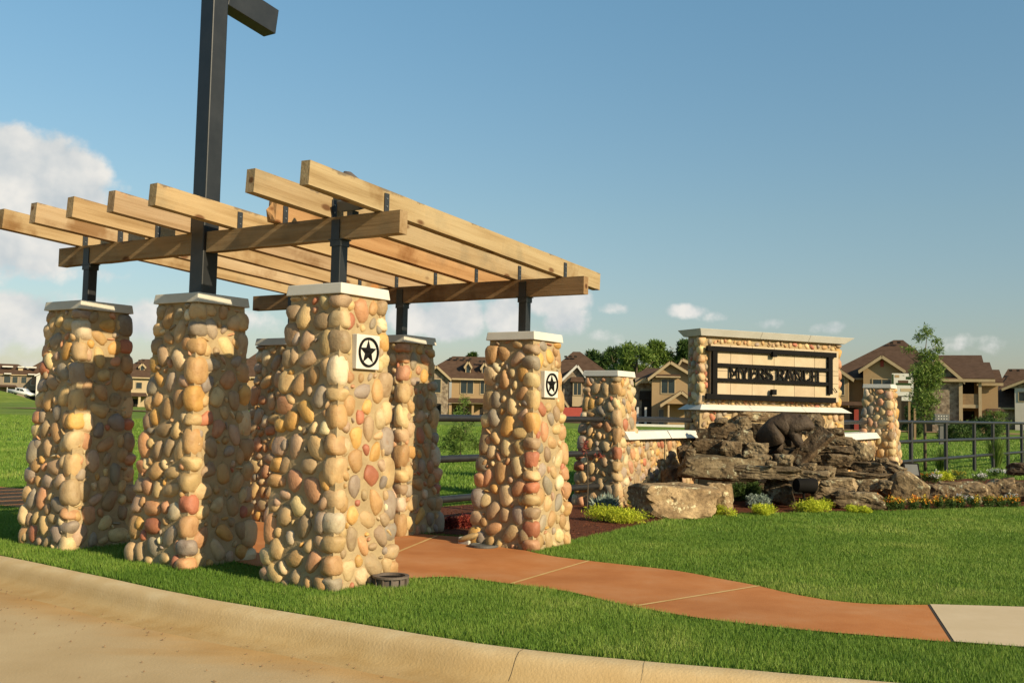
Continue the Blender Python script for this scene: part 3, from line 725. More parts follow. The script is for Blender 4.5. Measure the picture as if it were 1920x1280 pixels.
# front beam is cut at the tall post
for x0, x1 in ((-4.25, pole_x - .095), (pole_x + .095, .38)):
    timber('beam', x1 - x0, BH, BT, (x0, yF, zF + BH / 2), 0, True, parent=perg).color = (.80, .76, .72, 1)
timber('beam', 4.97, BH, BT, (-4.52, yB, zB + BH / 2), 0, True, parent=perg).color = (.72, .62, .55, 1)
def bolts(parent, pts, ax, r=.008):
    for p in pts:
        bm = bmesh.new(); bmesh.ops.create_cone(bm, cap_ends=True, segments=8, radius1=r, radius2=r * .8, depth=.008)
        o = link('bolt', bm_mesh('bolt', bm), 'bolt_steel', parent, p); o.rotation_euler = (0, math.pi / 2, 0) if ax == 'x' else (math.pi / 2, 0, 0)
def post(cx, cy, z0, zb):
    pt = box('post', -.05, .05, -.05, .05, 0, zb - z0 - .008, 'steel', perg, .008, (cx, cy, z0))
    sd = bmesh.new()
    box_bm(sd, -.075, .075, -BT / 2 - .012, BT / 2 + .012, -.008, -.0005)
    for s in (-1, 1): box_bm(sd, -.046, .046, min(s * (BT / 2 + .003), s * (BT / 2 + .011)), max(s * (BT / 2 + .003), s * (BT / 2 + .011)), 0, BH * .86)
    box_bm(sd, -.058, .058, -.058, .058, -.06, -.0085)
    link('saddle', bm_mesh('saddle', sd), 'steel', perg, (cx, cy, zb))
for cx in (-.31, -.31 - S2): post(cx, yF, 2.449, zF)
for cx in (-.31, -.31 - S1, -.31 - S2 - .06): post(cx, yB, HB - .001, zB)
slope = math.atan((zF - zB) / (yB - yF)); RH, RT = .19, .095
for i in range(8):
    x = .19 - .581 * i - RT / 2
    y0 = -.605 + rng.uniform(-.015, .015); y1 = 4.10 + rng.uniform(-.02, .02); brk = i == 2
    if brk: y0 = .19
    zc = lambda y: zF + BH + RH / 2 + .003 - math.tan(slope) * (y - yF)
    rf = timber('rafter', (y1 - y0) / math.cos(slope), RH, RT, (x, y0, zc(y0)), slope, False, brk, perg)
    if brk: rf.color = (1.0, .78, .62, 1)
    for yb, zb in ((yF, zF + BH), (yB, zB + BH)):
        br = box('bracket', .0, .007, -.029, .029, -.11, .16, 'bracket_steel', perg, .001, (x + RT / 2 + .003, yb - BT / 2 + .055 if False else yb - .0, zb + .0))
        bolts(br, [(.009, 0, .05), (.009, 0, .115)], 'x')
# flood lamp fixed between the two nearest rafters
fl = thing('flood_lamp', 'grey flood lamp fixed on the front beam between the two nearest rafters', 'lamp', P(.19 - .38, yF + .02, zF + BH), AX)
box('bracket', -.03, .03, -.04, .04, .001, .05, 'lamp_grey', fl)
b_o = box('housing', -.12, .12, -.07, .07, -.05, .05, 'lamp_grey', fl, .012, (0, .0, .11)); b_o.rotation_euler = (R(20), 0, 0)
hd = tube('visor', [(.09, .0, .16), (-.01, .0, .29), (-.08, .0, .36), (-.11, 0, .40)], [.065, .065, .05, .01], 'plastic_brown', fl, 14)

# tall steel post with arm
sp = thing('steel_post', 'tall black square steel post with a short arm at its top', 'post', P(pole_x, .31, 2.449), AX)
box('shaft', -.09, .09, -.09, .09, 0, 3.25, 'steel', sp, .012)
pc = lambda L: P(pole_x + .085, .40 + L)
def solve_len(px, py):
    lo, hi = .05, 1.5
    for _ in range(40):
        md = (lo + hi) / 2; q = pc(md); lo, hi = (md, hi) if D(px, py, q.y).x > q.x else (lo, md)
    return lo
L_arm = solve_len(516.7, 63.9); za = D(430.6, 9, pc(0).y).z; zb_ = D(516.7, 63.9, pc(L_arm).y).z
arm_t = math.atan2(zb_ - za, L_arm)
ar = box('arm', -.085, .085, 0, L_arm / math.cos(arm_t), 0, .26, 'steel', sp, .006, (0, .0905, za - 2.449)); ar.rotation_euler = (arm_t, 0, 0)

# ================================================================== SIGN, LOW WALLS, END COLUMNS
SA = R(25.4)
SX, SY = Vector((math.cos(SA), math.sin(SA), 0)), Vector((-math.sin(SA), math.cos(SA), 0))
S0 = Vector((D(1312, 700, 18.0).x, 18.0, 0))
def onplane(px, py, p0, nrm):
    d = ray(px, py); c = Vector((0, 0, EYE)); return c + d * (nrm.dot(p0 - c) / nrm.dot(d))
def S(px, py, fwd=0.0):
    p = onplane(px, py, S0 - SY * fwd, SY); return (p - S0).dot(SX), p.z
sign = thing('entrance_sign', 'stone entrance sign wall with pale slab coping and black framed lettering', 'sign', S0, SA)
zct, zcb = S(1320, 615, .2)[1], S(1320, 628, .2)[1]
zst, zsb = S(1319, 757.5, .1)[1], S(1319, 768, .2)[1]
LW = S(1575, 700)[0]; TH = .36
box('core', 0, LW, 0, TH, zst - .05, zcb, 'mortar', sign)
box('base', -.03, LW + .05, -.05, TH + .05, -.1, zsb, 'mortar', sign)
# crown coping made of three lengths, flaring upwards; sill sloping outwards
cuts = [-.06, 1.28, 2.42, LW + .06]
for a, b in zip(cuts[:-1], cuts[1:]):
    lo = .0 if a > 0 else -.02; e0 = .06 if a == cuts[0] else -.003; e1 = .16 if b == cuts[-1] else -.003
    frust('coping_slab', (a + (.02 if a == cuts[0] else .003), b - (.02 if b == cuts[-1] else .003), -.09, TH + .09), (a - e0, b + e1, -.17, TH + .17), zcb + .002, zct, 'white_cap', sign, .006)
for a, b in ((-.11, 1.05), (1.05, 2.3), (2.3, LW + .15)):
    i0 = .0 if a > 0 else .12; i1 = .0 if b < 3 else .15
    frust('sill_slab', (a + .002, b - .002, -.17, TH + .17), (a + i0 + .002, b - i1 - .002, -.05, TH + .05), zsb + .001, zst, 'white_cap', sign, .005)
pl, pr = S(1328, 700)[0], S(1568, 700)[0]
pt_, pb = S(1331, 645)[1], S(1330, 747)[1]
box('panel', pl, pr, -.05, -.0005, pb, pt_, 'mortar', sign)
jx = [pl] + [S(p, 700, .06)[0] for p in (1369.5, 1410, 1451, 1489, 1526.6)] + [pr]
jz = [pt_, S(1346, 686, .06)[1], S(1345, 695, .06)[1], S(1345, 711, .06)[1], pb]
for i in range(6):
    for z1, z0 in zip(jz[:-1], jz[1:]):
        t = box('tile', jx[i] + .004, jx[i + 1] - .004, -.066, -.0505, z0 + .003, z1 - .003, 'limestone_tile', sign, .002)
        k = rng.uniform(.92, 1.06); t.color = (k, k * rng.uniform(.97, 1.01), k * rng.uniform(.94, 1.02), 1)
# stones round the panel, on the ends and under the sill
zm = (zcb + zst) / 2; hgt = zcb - zst - .01
clad_face(sign, 0, lambda z: 0, lambda z: LW, hgt, 901, .85, ((pl + pr) / 2 - LW / 2, (pt_ + pb) / 2 - zst, (pr - pl) / 2 + .0, (pt_ - pb) / 2), 130, .09, org=(LW / 2, 0, 0), z0=zst, light=1.08)
clad_face(sign, -math.pi / 2, lambda z: 0, lambda z: TH, hgt, 902, .9, None, 40, .03, org=(0, TH / 2, 0), z0=zst)
clad_face(sign, math.pi / 2, lambda z: 0, lambda z: TH, hgt, 903, .9, None, 20, .03, org=(LW, TH / 2, 0), z0=zst)
for xx in (.045, LW - .045):
    z = zst
    while z < zcb - .06:
        h = min(rng.uniform(.14, .24), zcb - z)
        stone_obj(rng.choice(COBC), (xx, .03, z + h / 2), (0, 0, rng.uniform(-.2, .2)), (.085, .075, h / 2), sign, 1.05); z += h + .006
clad_face(sign, 0, lambda z: .05, lambda z: 1.0, .75, 904, 1.0, None, 45, .0, org=(.47, 0, 0), light=1.08, z0=zsb - .75)
clad_face(sign, 0, lambda z: .05, lambda z: 1.0, .75, 906, 1.0, None, 45, .0, org=(LW - .45, 0, 0), light=1.08, z0=zsb - .75)
clad_face(sign, -math.pi / 2, lambda z: .03, lambda z: TH + .1, .75, 905, 1.0, None, 20, .02, org=(0, TH / 2, 0), z0=zsb - .75)
# black frame
def bar(px0, py0, px1, py1, hw, hz, y=-.13, d=.055):
    x0, z0 = S(px0, py0, -y); x1, _ = S(px1, py1, -y)
    return box('frame_bar', x0, x1, y, y + d, z0 - hz, z0 + hz, 'lamp_black', sign, .004)
bar(1327, 652.5, 1569, 664, 0, .045); bar(1342, 683.5, 1560, 692, 0, .033, y=-.118, d=.04); bar(1342, 711.5, 1560, 719, 0, .033, y=-.118, d=.04); bar(1325, 743, 1568, 747, 0, .05)
for p in (1341, 1558):
    x, z0 = S(p, 739, .125); z1 = S(1341, 657, .125)[1]
    box('frame_bar', x - .052, x + .052, -.124, -.072, z0, z1, 'lamp_black', sign, .004)
for (p, y, hh) in ((1453, 664, .05), (1452, 735, .05)):
    x, z = S(p, y, .16); box('frame_block', x - .05, x + .05, -.17, -.10, z - hh, z + hh, 'lamp_black', sign, .006)
# raised slab serif letters
LET = {'M': (1.15, [(.12, 0, .12, 1), (.12, 1, .575, .25), (.575, .25, 1.03, 1), (1.03, 1, 1.03, 0), (-.02, 0, .3, 0), (.85, 0, 1.17, 0), (-.02, 1, .2, 1), (.95, 1, 1.17, 1)]),
       'Y': (.95, [(.08, 1, .475, .45), (.87, 1, .475, .45), (.475, .45, .475, 0), (.28, 0, .67, 0), (-.02, 1, .25, 1), (.7, 1, .97, 1)]),
       'E': (.8, [(.14, 0, .14, 1), (0, 1, .76, 1), (0, 0, .78, 0), (.14, .52, .55, .52), (.76, 1, .76, .78), (.78, 0, .78, .24), (.55, .65, .55, .4)]),
       'R': (.9, [(.14, 0, .14, 1), (0, 1, .6, 1), (.6, 1, .78, .86), (.78, .86, .78, .66), (.78, .66, .6, .5), (.6, .5, .14, .5), (.48, .5, .85, 0), (0, 0, .3, 0), (.75, 0, .95, 0)]),
       'S': (.78, [(.72, .76, .7, .9), (.7, .9, .5, 1), (.5, 1, .24, 1), (.24, 1, .08, .87), (.08, .87, .08, .68), (.08, .68, .22, .56), (.22, .56, .56, .45), (.56, .45, .7, .32), (.7, .32, .7, .13), (.7, .13, .54, 0), (.54, 0, .26, 0), (.26, 0, .06, .12), (.06, .12, .06, .27)]),
       'A': (.98, [(.1, 0, .46, 1), (.46, 1, .54, 1), (.54, 1, .9, 0), (.26, .34, .74, .34), (-.02, 0, .25, 0), (.73, 0, 1.0, 0)]),
       'N': (1.0, [(.14, 0, .14, 1), (.14, 1, .86, 0), (.86, 0, .86, 1), (0, 0, .3, 0), (-.02, 1, .18, 1), (.72, 1, 1, 1)]),
       'C': (.85, [(.76, .78, .72, .9), (.72, .9, .54, 1), (.54, 1, .3, 1), (.3, 1, .12, .84), (.12, .84, .08, .5), (.08, .5, .12, .16), (.12, .16, .3, 0), (.3, 0, .54, 0), (.54, 0, .72, .1), (.72, .1, .78, .25)]),
       'H': (1.0, [(.15, 0, .15, 1), (.85, 0, .85, 1), (.15, .52, .85, .52), (0, 0, .3, 0), (.7, 0, 1, 0), (0, 1, .3, 1), (.7, 1, 1, 1)])}
x0, z0 = S(1368, 709.5, .11); x1, _ = S(1536, 715, .11); zt = S(1368, 687, .11)[1]
word = 'MYERS RANCH'; total = sum(LET[c][0] + .1 if c != ' ' else .42 for c in word) - .1
kx_ = (x1 - x0) / total; kz_ = zt - z0; cur = x0
for c in word:
    if c == ' ': cur += .42 * kx_; continue
    w, segs = LET[c]; bm = bmesh.new()
    for q, (a, b, c2, d2) in enumerate(segs):
        A_, B_ = Vector((a * kx_, b * kz_)), Vector((c2 * kx_, d2 * kz_)); L_ = (B_ - A_).length; ang = math.atan2(B_.y - A_.y, B_.x - A_.x)
        th = .013 if abs(a - c2) > .01 and b == d2 else (.015 if c in 'MN' else .019)
        mtx = Matrix.Translation((A_.x, 0, A_.y)) @ Matrix.Rotation(-ang, 4, 'Y')
        e = th * .6 if q and c in 'SCR' else 0
        box_bm(bm, -e, L_ + e, -.012 - .0004 * q, .012 + .0004 * q, -th, th, mtx)
    link('letter', bm_mesh('letter', bm), 'lamp_black', sign, (cur, -.108, z0))
    cur += (w + .1) * kx_
# supply wire hanging out at the right end
pw = [S(1563, 727, .08), (S(1568, 734, .08)), S(1580, 738, .06)]
tube('wire', [(pw[0][0], -.09, pw[0][1]), (pw[1][0], -.10, pw[1][1]), (pw[2][0] - .05, .05, pw[2][1])], .008, 'lamp_black', sign, 6)

def Yx(px, depth): return Vector((D(px, hor(px), depth).x, depth, 0))
gN = Yx(1158, 15.4); gz = D(1158, 694, 15.4).z
gc = gN - PX_ * .31 + PY_ * .31
column(gc, gz, 'lower cobblestone column at the end of pipe fence beside the low sign wall', 700, bot=.40, capmat='white_cap')
hN = Yx(1671, 22.4); hz = D(1671, 720, 22.4).z
column(hN - PX_ * .31 + PY_ * .31, hz, 'far cobblestone column to the right of the sign, before the banner', 800, bot=.40, capmat='white_cap', front_max=70)
def low_wall(label, p0, p1, ztop, seed, pts=()):
    d = p1 - p0; L = d.length; a = math.atan2(d.y, d.x)
    w = thing('low_wall', label, 'wall', p0, a)
    box('core', 0, L, 0, .34, -.1, ztop - .13, 'mortar', w)
    n = max(1, round(L / 1.2))
    for i in range(n):
        frust('coping_slab', (L * i / n + .002, L * (i + 1) / n - .002, -.13, .47), (L * i / n + .002, L * (i + 1) / n - .002, -.05, .39), ztop - .125, ztop, 'white_cap', w, .005)
    clad_face(w, 0, lambda z: 0, lambda z: L, ztop - .14, seed, .9, None, 140, .01, org=(L / 2, 0, 0), light=1.05)
    return w
wz = D(1215, 808, 16.2).z
w0, w1, w2 = gN + PY_ * .16, Yx(1246, 17.0), S0 + SX * (-.02) + SY * .05
low_wall('low cobblestone wall with white coping running back from the fence end column', w0, w1, wz, 1001)
low_wall('short low cobblestone wall with white coping meeting the left end of sign', w1 + Vector((.02, .02, 0)), w2 + Vector((.05, 0, 0)), wz, 1002)
low_wall('low cobblestone wall with white coping between the sign and far right column', S0 + SX * (LW + .06) + SY * .1, hN - PX_ * .35 + PY_ * .05, D(1620, 812, 21).z, 1003)

# ---- pipe fences
def fence(label, p0, p1, zs, posts, r=.035, pr_=.045, z1s=None):
    f = thing('pipe_fence', label, 'fence', (p0.x, p0.y, 0))
    d = p1 - p0
    for i, z in enumerate(zs):
        zz = z1s[i] if z1s else z
        tube('rail', [(0, 0, z), (d.x * .5, d.y * .5, (z + zz) / 2), (d.x, d.y, zz)], r, 'pipe_steel', f, 12)
    for t in posts:
        q = d * t; zt_ = zs[0] * (1 - t) + (z1s or zs)[0] * t
        tube('post', [(q.x, q.y, -.2), (q.x, q.y, zt_ + .02)], pr_, 'pipe_steel', f, 12)
    return f
eN = P(-.31 - S1, 3.26)
fA, fB = eN + PY_ * .30, gc + PX_ * .05 - PY_ * .28
fence('black pipe fence from pergola column back to the low end column', fA, fB, (1.33, .82, .32), (.52,), .045)
fence('single black pipe rail between the low end column and sign', gc + PY_ * .28 + PX_ * -.05, S0 + SY * .18 + SX * -.02, (1.345,), (), .045, z1s=(1.33,))
fence('black pipe rail between the sign and the far right column', S0 + SX * LW + SY * .2, hN - PX_ * .55 + PY_ * .25, (1.34,), (), .042)
fr0, fr1 = hN + PY_ * .4 - PX_ * .1, Yx(1990, 37.0)
ts = []
for px in (1709, 1774, 1827, 1862, 1890, 1916, 1940):
    a = (px - 960) / FPX; d = fr1 - fr0; ts.append((a * fr0.y - fr0.x) / (d.x - a * d.y))
fence('long black pipe fence with three rails leading away right of the sign', fr0, fr1, (1.36, .90, .44), ts, .042, .05)

# ================================================================== BOULDERS AND CASCADE
def rock_mesh(seed, sub, rough, cuts_n):
    rr = random.Random(seed); bm = bmesh.new(); bmesh.ops.create_icosphere(bm, subdivisions=sub, radius=1)
    pl_ = []
    for ax in range(3):
        for s in (-1, 1):
            n_v = Vector([rr.uniform(-.2, .2) for _ in range(3)]); n_v[ax] = s; pl_.append((n_v.normalized(), rr.uniform(.78, .95)))
    for _ in range(cuts_n):
        n_v = Vector([rr.gauss(0, 1) for _ in range(3)]).normalized(); pl_.append((n_v, rr.uniform(.88, 1.12)))
    off = Vector((seed * 2.1, seed * .7, seed * 1.3))
    for v in bm.verts:
        d = v.co.normalized(); k = min([q / d.dot(nn) for nn, q in pl_ if d.dot(nn) > 1e-3] + [1.35])
        k *= 1 + rough * (.14 * mnoise.noise(d * 1.7 + off) + .08 * mnoise.noise(d * 4.2 + off) + .05 * mnoise.noise(d * 9 + off) + .03 * mnoise.noise(d * 19 + off))
        v.co = d * k
    for ax in range(3):
        lo = min(v.co[ax] for v in bm.verts); hi = max(v.co[ax] for v in bm.verts)
        for v in bm.verts: v.co[ax] = (v.co[ax] - lo) / (hi - lo) * 2 - 1
    return bm_mesh('boulder', bm, False)
def boulder(label, x0, x1, y0, y1, d, dep=.8, tint=(1, 1, 1), seed=None, tilt=0, sub=4, rough=1.2, cuts_n=9, yaw=0, name='boulder'):
    y0 += (y1 - y0) * (.14 if x0 > 1500 else .04)
    s = d / FPX; w, h = (x1 - x0) * s, (y1 - y0) * s; c = D((x0 + x1) / 2, (y0 + y1) / 2, d)
    me = rock_mesh(seed if seed is not None else rng.randrange(9999), sub, rough, cuts_n)
    me.transform(Matrix.Diagonal((w / 2, dep * w / 2, h / 2, 1)))
    o = link(name, me, 'rock', None, (c.x, c.y + dep * w * .25, c.z))
    o.rotation_euler = (rng.uniform(-.06, .06), tilt, math.atan2(c.x, c.y) * -1 + yaw)
    o.color = (*tint, 1); return tag(o, label, 'boulder')
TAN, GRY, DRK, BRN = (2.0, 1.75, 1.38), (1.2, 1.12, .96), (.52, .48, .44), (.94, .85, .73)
PAL_ = (1.75, 1.6, 1.33)
boulder('large tan boulder at the lawn edge with yellow shrubs either side', 1190, 1352, 905, 976, 14.1, .75, TAN, 3, sub=4, rough=.5, cuts_n=4, yaw=.5)
boulder('tan wedge boulder leaning against right end of the large tan one', 1325, 1378, 903, 964, 14.6, 1.0, TAN, 14, sub=4, rough=.5)
boulder('long dark block slab lying as a ledge above the large tan boulder', 1268, 1442, 850, 905, 15.9, .5, (1.1, 1.05, .9), 5, sub=4, rough=.7, cuts_n=2, yaw=.35)
boulder('upright dark rock under left end of the long ledge slab', 1240, 1282, 868, 938, 16.3, 1.1, BRN, 8)
boulder('faceted brown rock resting on the left of the ledge slab', 1300, 1366, 820, 860, 16.3, .8, BRN, 21)
boulder('rounded brown rock tucked beside the wall at ledge height', 1270, 1310, 832, 872, 16.9, 1.0, BRN, 22)
boulder('brown rock with rounded front next to the faceted rock', 1352, 1394, 824, 860, 16.1, .9, BRN, 23)
boulder('pitted brown rock just below the sill at upper left', 1328, 1382, 790, 830, 17.1, .8, BRN, 24)
boulder('small grey rock wedged under the sill', 1374, 1412, 778, 812, 17.4, .8, GRY, 25)
boulder('pale lichen covered rock left of the bear', 1366, 1418, 804, 838, 16.7, .8, GRY, 26)
boulder('flat tan slab propped directly under the sill', 1378, 1474, 770, 792, 17.9, .5, (1.6, 1.35, 1.05), 27, cuts_n=2)
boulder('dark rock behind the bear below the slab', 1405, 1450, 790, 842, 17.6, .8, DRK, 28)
boulder('lichen spotted rock below the bear at left', 1398, 1444, 828, 858, 16.3, .8, GRY, 29)
boulder('lumpy pale rock stacked under the lichen spotted one', 1404, 1450, 850, 876, 16.0, .8, GRY, 30)
boulder('square pale rock at the foot of leaning slab', 1454, 1492, 850, 875, 15.8, .8, GRY, 31)
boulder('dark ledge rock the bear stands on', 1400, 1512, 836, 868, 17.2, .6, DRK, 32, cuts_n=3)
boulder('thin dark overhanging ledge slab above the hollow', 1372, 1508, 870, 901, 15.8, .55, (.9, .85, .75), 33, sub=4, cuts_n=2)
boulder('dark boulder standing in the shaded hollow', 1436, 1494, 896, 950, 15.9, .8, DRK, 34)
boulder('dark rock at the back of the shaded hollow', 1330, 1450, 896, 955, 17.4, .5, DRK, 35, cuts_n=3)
boulder('mossy rounded rock behind the bear head', 1497, 1549, 773, 818, 17.7, .8, BRN, 36)
boulder('small brown cap rock above the top of leaning slab', 1546, 1586, 797, 822, 17.8, .8, BRN, 37)
boulder('flat brown slab below the cap rock', 1542, 1602, 815, 836, 17.8, .7, BRN, 38, cuts_n=3)
boulder('second flat slab in the right hand stack', 1532, 1604, 831, 856, 17.5, .7, BRN, 39, cuts_n=3)
boulder('round brown rock under the flat slab stack', 1542, 1602, 846, 880, 17.0, .8, BRN, 40)
boulder('tall tilted rock leaning at right of the slab stack', 1588, 1642, 818, 872, 18.0, .7, (1.3, 1.2, 1.0), 41, tilt=.5)
boulder('long thin slab right of the round brown rock', 1590, 1664, 862, 884, 17.5, .6, BRN, 42, cuts_n=2)
boulder('dark thin slab sloping down to the tilted wedge boulder', 1640, 1702, 862, 890, 17.8, .6, BRN, 43, tilt=.35, cuts_n=2)
boulder('small pale rock in the middle of the cascade', 1498, 1534, 866, 886, 16.2, .8, GRY, 44)
boulder('angular pale rock right of the cascade middle', 1526, 1570, 868, 896, 16.5, .8, GRY, 45)
boulder('low pale slab under the cascade rocks', 1496, 1560, 880, 904, 16.0, .8, GRY, 46, cuts_n=3)
boulder('thin flat stone shelf in the lower right of the cascade', 1556, 1676, 883, 898, 17.0, .5, BRN, 47, cuts_n=2)
boulder('pale block under the thin stone shelf', 1540, 1612, 890, 925, 16.7, .7, PAL_, 48, rough=.7)
boulder('second pale block under the shelf, right of the first', 1602, 1668, 888, 922, 16.9, .7, PAL_, 49, rough=.7)
boulder('grey boulder behind the black spotlight', 1524, 1592, 905, 946, 16.2, .7, GRY, 50)
boulder('low grey boulder by the marigolds at the bed edge', 1564, 1664, 914, 955, 15.9, .6, GRY, 51, sub=4)
boulder('large pointed wedge boulder tilted down to the marigolds', 1660, 1752, 876, 956, 16.8, .6, (1.7, 1.56, 1.28), 52, tilt=.45, sub=4, rough=.6)
boulder('small round grey rock between two big right hand boulders', 1738, 1782, 902, 936, 17.6, .8, BRN, 53)
boulder('pale rough boulder in the middle of the flower bed', 1766, 1856, 894, 948, 17.6, .7, PAL_, 54, sub=4)
boulder('squarish pale boulder near the right frame edge with white flowers', 1850, 1908, 888, 942, 18.1, .7, PAL_, 55, sub=4)
boulder('dark boulder with overhang at the right frame edge', 1893, 1945, 862, 892, 20.5, .8, DRK, 56)
boulder('shaded brown boulder cut off by the right frame edge', 1905, 1960, 897, 940, 18.0, .8, BRN, 57)
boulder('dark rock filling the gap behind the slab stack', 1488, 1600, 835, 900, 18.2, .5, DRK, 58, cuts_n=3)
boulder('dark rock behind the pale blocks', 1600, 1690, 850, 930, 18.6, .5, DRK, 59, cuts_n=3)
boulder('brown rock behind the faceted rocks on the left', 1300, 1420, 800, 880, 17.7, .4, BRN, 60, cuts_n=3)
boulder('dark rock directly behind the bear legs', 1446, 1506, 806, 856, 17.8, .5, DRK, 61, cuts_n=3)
for lb_, x0_, x1_, y0_, y1_, d_, tn_, sd_ in (
        ('small brown stone perched on the left end of ledge slab', 1286, 1306, 840, 856, 15.9, BRN, 71), ('small grey stone between the faceted rock and pale rocks', 1392, 1412, 842, 858, 15.9, GRY, 72),
        ('small pale stone lying on the thin overhanging slab', 1438, 1458, 862, 874, 15.6, GRY, 73), ('fist sized dark stone at the bear front paws', 1500, 1518, 834, 848, 16.7, DRK, 74),
        ('small rounded stone on the long thin slab', 1648, 1668, 856, 868, 17.3, BRN, 75), ('broken grey stone beside the black spotlight', 1540, 1560, 898, 912, 15.8, GRY, 76),
        ('small wedge stone under the second pale block', 1610, 1632, 908, 922, 16.4, BRN, 77), ('jagged grey stone left of the wedge boulder', 1648, 1676, 896, 918, 16.6, GRY, 78),
        ('small stone at the right foot of wedge boulder', 1742, 1764, 926, 944, 16.9, GRY, 79), ('flat broken stone on top of the pitted brown rock', 1340, 1366, 782, 794, 17.0, BRN, 80),
        ('small dark stone in the gap below the cap rock', 1530, 1550, 812, 826, 17.3, DRK, 81), ('pale chip of rock on the cascade front', 1478, 1500, 876, 888, 15.7, PAL_, 82),
        ('brown angular stone above the second pale block', 1630, 1658, 874, 890, 17.1, BRN, 83), ('grey angular stone at left foot of the slab stack', 1516, 1540, 848, 866, 16.9, GRY, 84)):
    boulder(lb_, x0_, x1_, y0_, y1_, d_, .9, tn_, sd_, sub=3, rough=1.3, name='rock')
# leaning flat slab
c = D(1521, 838, 16.9); s = 16.9 / FPX
sl_o = box('leaning_slab', -44 * s, 44 * s, -.17, .17, -.05, .05, 'rock', None, .018, c)
sl_o.rotation_euler = (R(38), R(-44), R(-4)); sl_o.color = (1.0, .86, .74, 1)
tag(sl_o, 'smooth brown flat slab leaning diagonally in front of the bear', 'stone slab')

# bronze bear, one continuous skin
def bear():
    s = 17.0 / FPX; o0 = D(1462, 845, 17.0)
    J = {'hip': (1440, 820, 0, 23), 'bk1': (1458, 806, 0, 22), 'bk2': (1476, 794, 0, 19), 'sh': (1490, 791, 0, 17), 'nk': (1500, 791, -2, 13), 'hd': (1509, 793, -5, 11.5), 'sn': (1517, 800, -8, 7), 'ns': (1521, 804, -9, 5.5),
         'k1': (1453, 829, -14, 13), 'f1': (1457, 840, -15, 9), 't1': (1466, 844, -15, 7), 'k2': (1434, 834, 12, 11), 'f2': (1438, 844, 13, 7), 't2': (1446, 846, 13, 5),
         'e1': (1487, 811, -11, 10.5), 'w1': (1493, 826, -12, 8), 'p1': (1501, 837, -13, 7), 'e2': (1480, 814, 10, 8), 'w2': (1478, 828, 10, 6), 'p2': (1482, 838, 8, 5),
         'ea': (1502, 779, -11, 3.4), 'eb': (1506, 779, 4, 3.4), 'tl': (1420, 815, 0, 5)}
    E = [('hip', 'bk1'), ('bk1', 'bk2'), ('bk2', 'sh'), ('sh', 'nk'), ('nk', 'hd'), ('hd', 'sn'), ('sn', 'ns'), ('hip', 'k1'), ('k1', 'f1'), ('f1', 't1'), ('hip', 'k2'), ('k2', 'f2'), ('f2', 't2'),
         ('sh', 'e1'), ('e1', 'w1'), ('w1', 'p1'), ('sh', 'e2'), ('e2', 'w2'), ('w2', 'p2'), ('hd', 'ea'), ('hd', 'eb'), ('hip', 'tl')]
    names = list(J); me = bpy.data.meshes.new('bear_statue')
    co = [((J[k][0] - 1462) * s, J[k][2] * s, (845 - J[k][1]) * s) for k in names]
    me.from_pydata(co, [(names.index(a), names.index(b)) for a, b in E], [])
    o = link('bear_statue', me, 'bronze', None, o0); o.rotation_euler = (0, 0, R(-12))
    md = o.modifiers.new('skin', 'SKIN'); md.use_smooth_shade = True
    for i, k in enumerate(names):
        me.skin_vertices[0].data[i].radius = (J[k][3] * s * 1.3, J[k][3] * s * 1.3)
    me.skin_vertices[0].data[0].use_root = True
    o.modifiers.new('sub', 'SUBSURF').render_levels = 2
    o.modifiers['sub'].levels = 2
    return tag(o, 'dark bronze bear statue bending down on the rocks below the sign', 'statue')
bear()

# ================================================================== LAMPS IN THE GROUND
wl_ = G(729, 1103); wlt = thing('well_light', 'round brown plastic well light standing in grass beside the nearest column', 'lamp', (wl_.x, wl_.y + .12, 0))
def ringmesh(name, ro, ri, z0, z1, mat, parent, n=28):
    bm = bmesh.new(); rg = []
    for i in range(n):
        a = 2 * math.pi * i / n; rg.append([bm.verts.new((r * math.cos(a), r * math.sin(a), z)) for r, z in ((ri, z0), (ro, z0), (ro, z1), (ri, z1))])
    for i in range(n):
        for j in range(4): bm.faces.new((rg[i][j], rg[(i + 1) % n][j], rg[(i + 1) % n][(j + 1) % 4], rg[i][(j + 1) % 4]))
    return link(name, bm_mesh(name, bm), mat, parent)
ringmesh('rim', .150, .118, .072, .088, 'plastic_brown', wlt); ringmesh('collar', .128, .112, -.05, .074, 'plastic_brown', wlt)
ringmesh('grille_disc', .117, .004, .06, .068, 'lamp_black', wlt)
for i in range(12):
    a = 2 * math.pi * (i + .35) / 12; rb = box('rib', .1285, .146, -.006, .006, 0, .0745, 'plastic_brown', wlt); rb.rotation_euler = (0, 0, a)
lid = G(907, 1028); lo = thing('drain_lid', 'flat grey round lid lying on the path at the star column foot', 'lid', (lid.x, lid.y + .06, ZP + .003))
ringmesh('ring', .155, .128, 0, .022, 'lamp_grey', lo); ringmesh('plate', .1275, .003, 0, .012, 'lamp_grey', lo)
spt = D(1507, 909, 15.6); sl_t = thing('spotlight', 'black cylinder spotlight on a stake under the rock ledge', 'lamp', (spt.x, spt.y, 0))
tube('housing', [(-.15, -.05, spt.z), (-.13, -.045, spt.z), (.13, .03, spt.z - .01), (.16, .04, spt.z - .02), (.165, .041, spt.z - .02)], [.06, .105, .12, .125, .11], 'lamp_black', sl_t, 20)
tube('stake', [(0, 0, 0), (0, 0, spt.z - .1)], .02, 'lamp_black', sl_t, 8)
fsp = D(1706, 884, 19.5); f2 = thing('floodlight', 'black box floodlight at the foot of the far right column', 'lamp', (fsp.x, fsp.y, 0), R(-20))
hb = box('housing', -.16, .16, -.1, .1, -.15, .15, 'lamp_black', f2, .02, (0, 0, fsp.z)); hb.rotation_euler = (R(-25), 0, R(20))
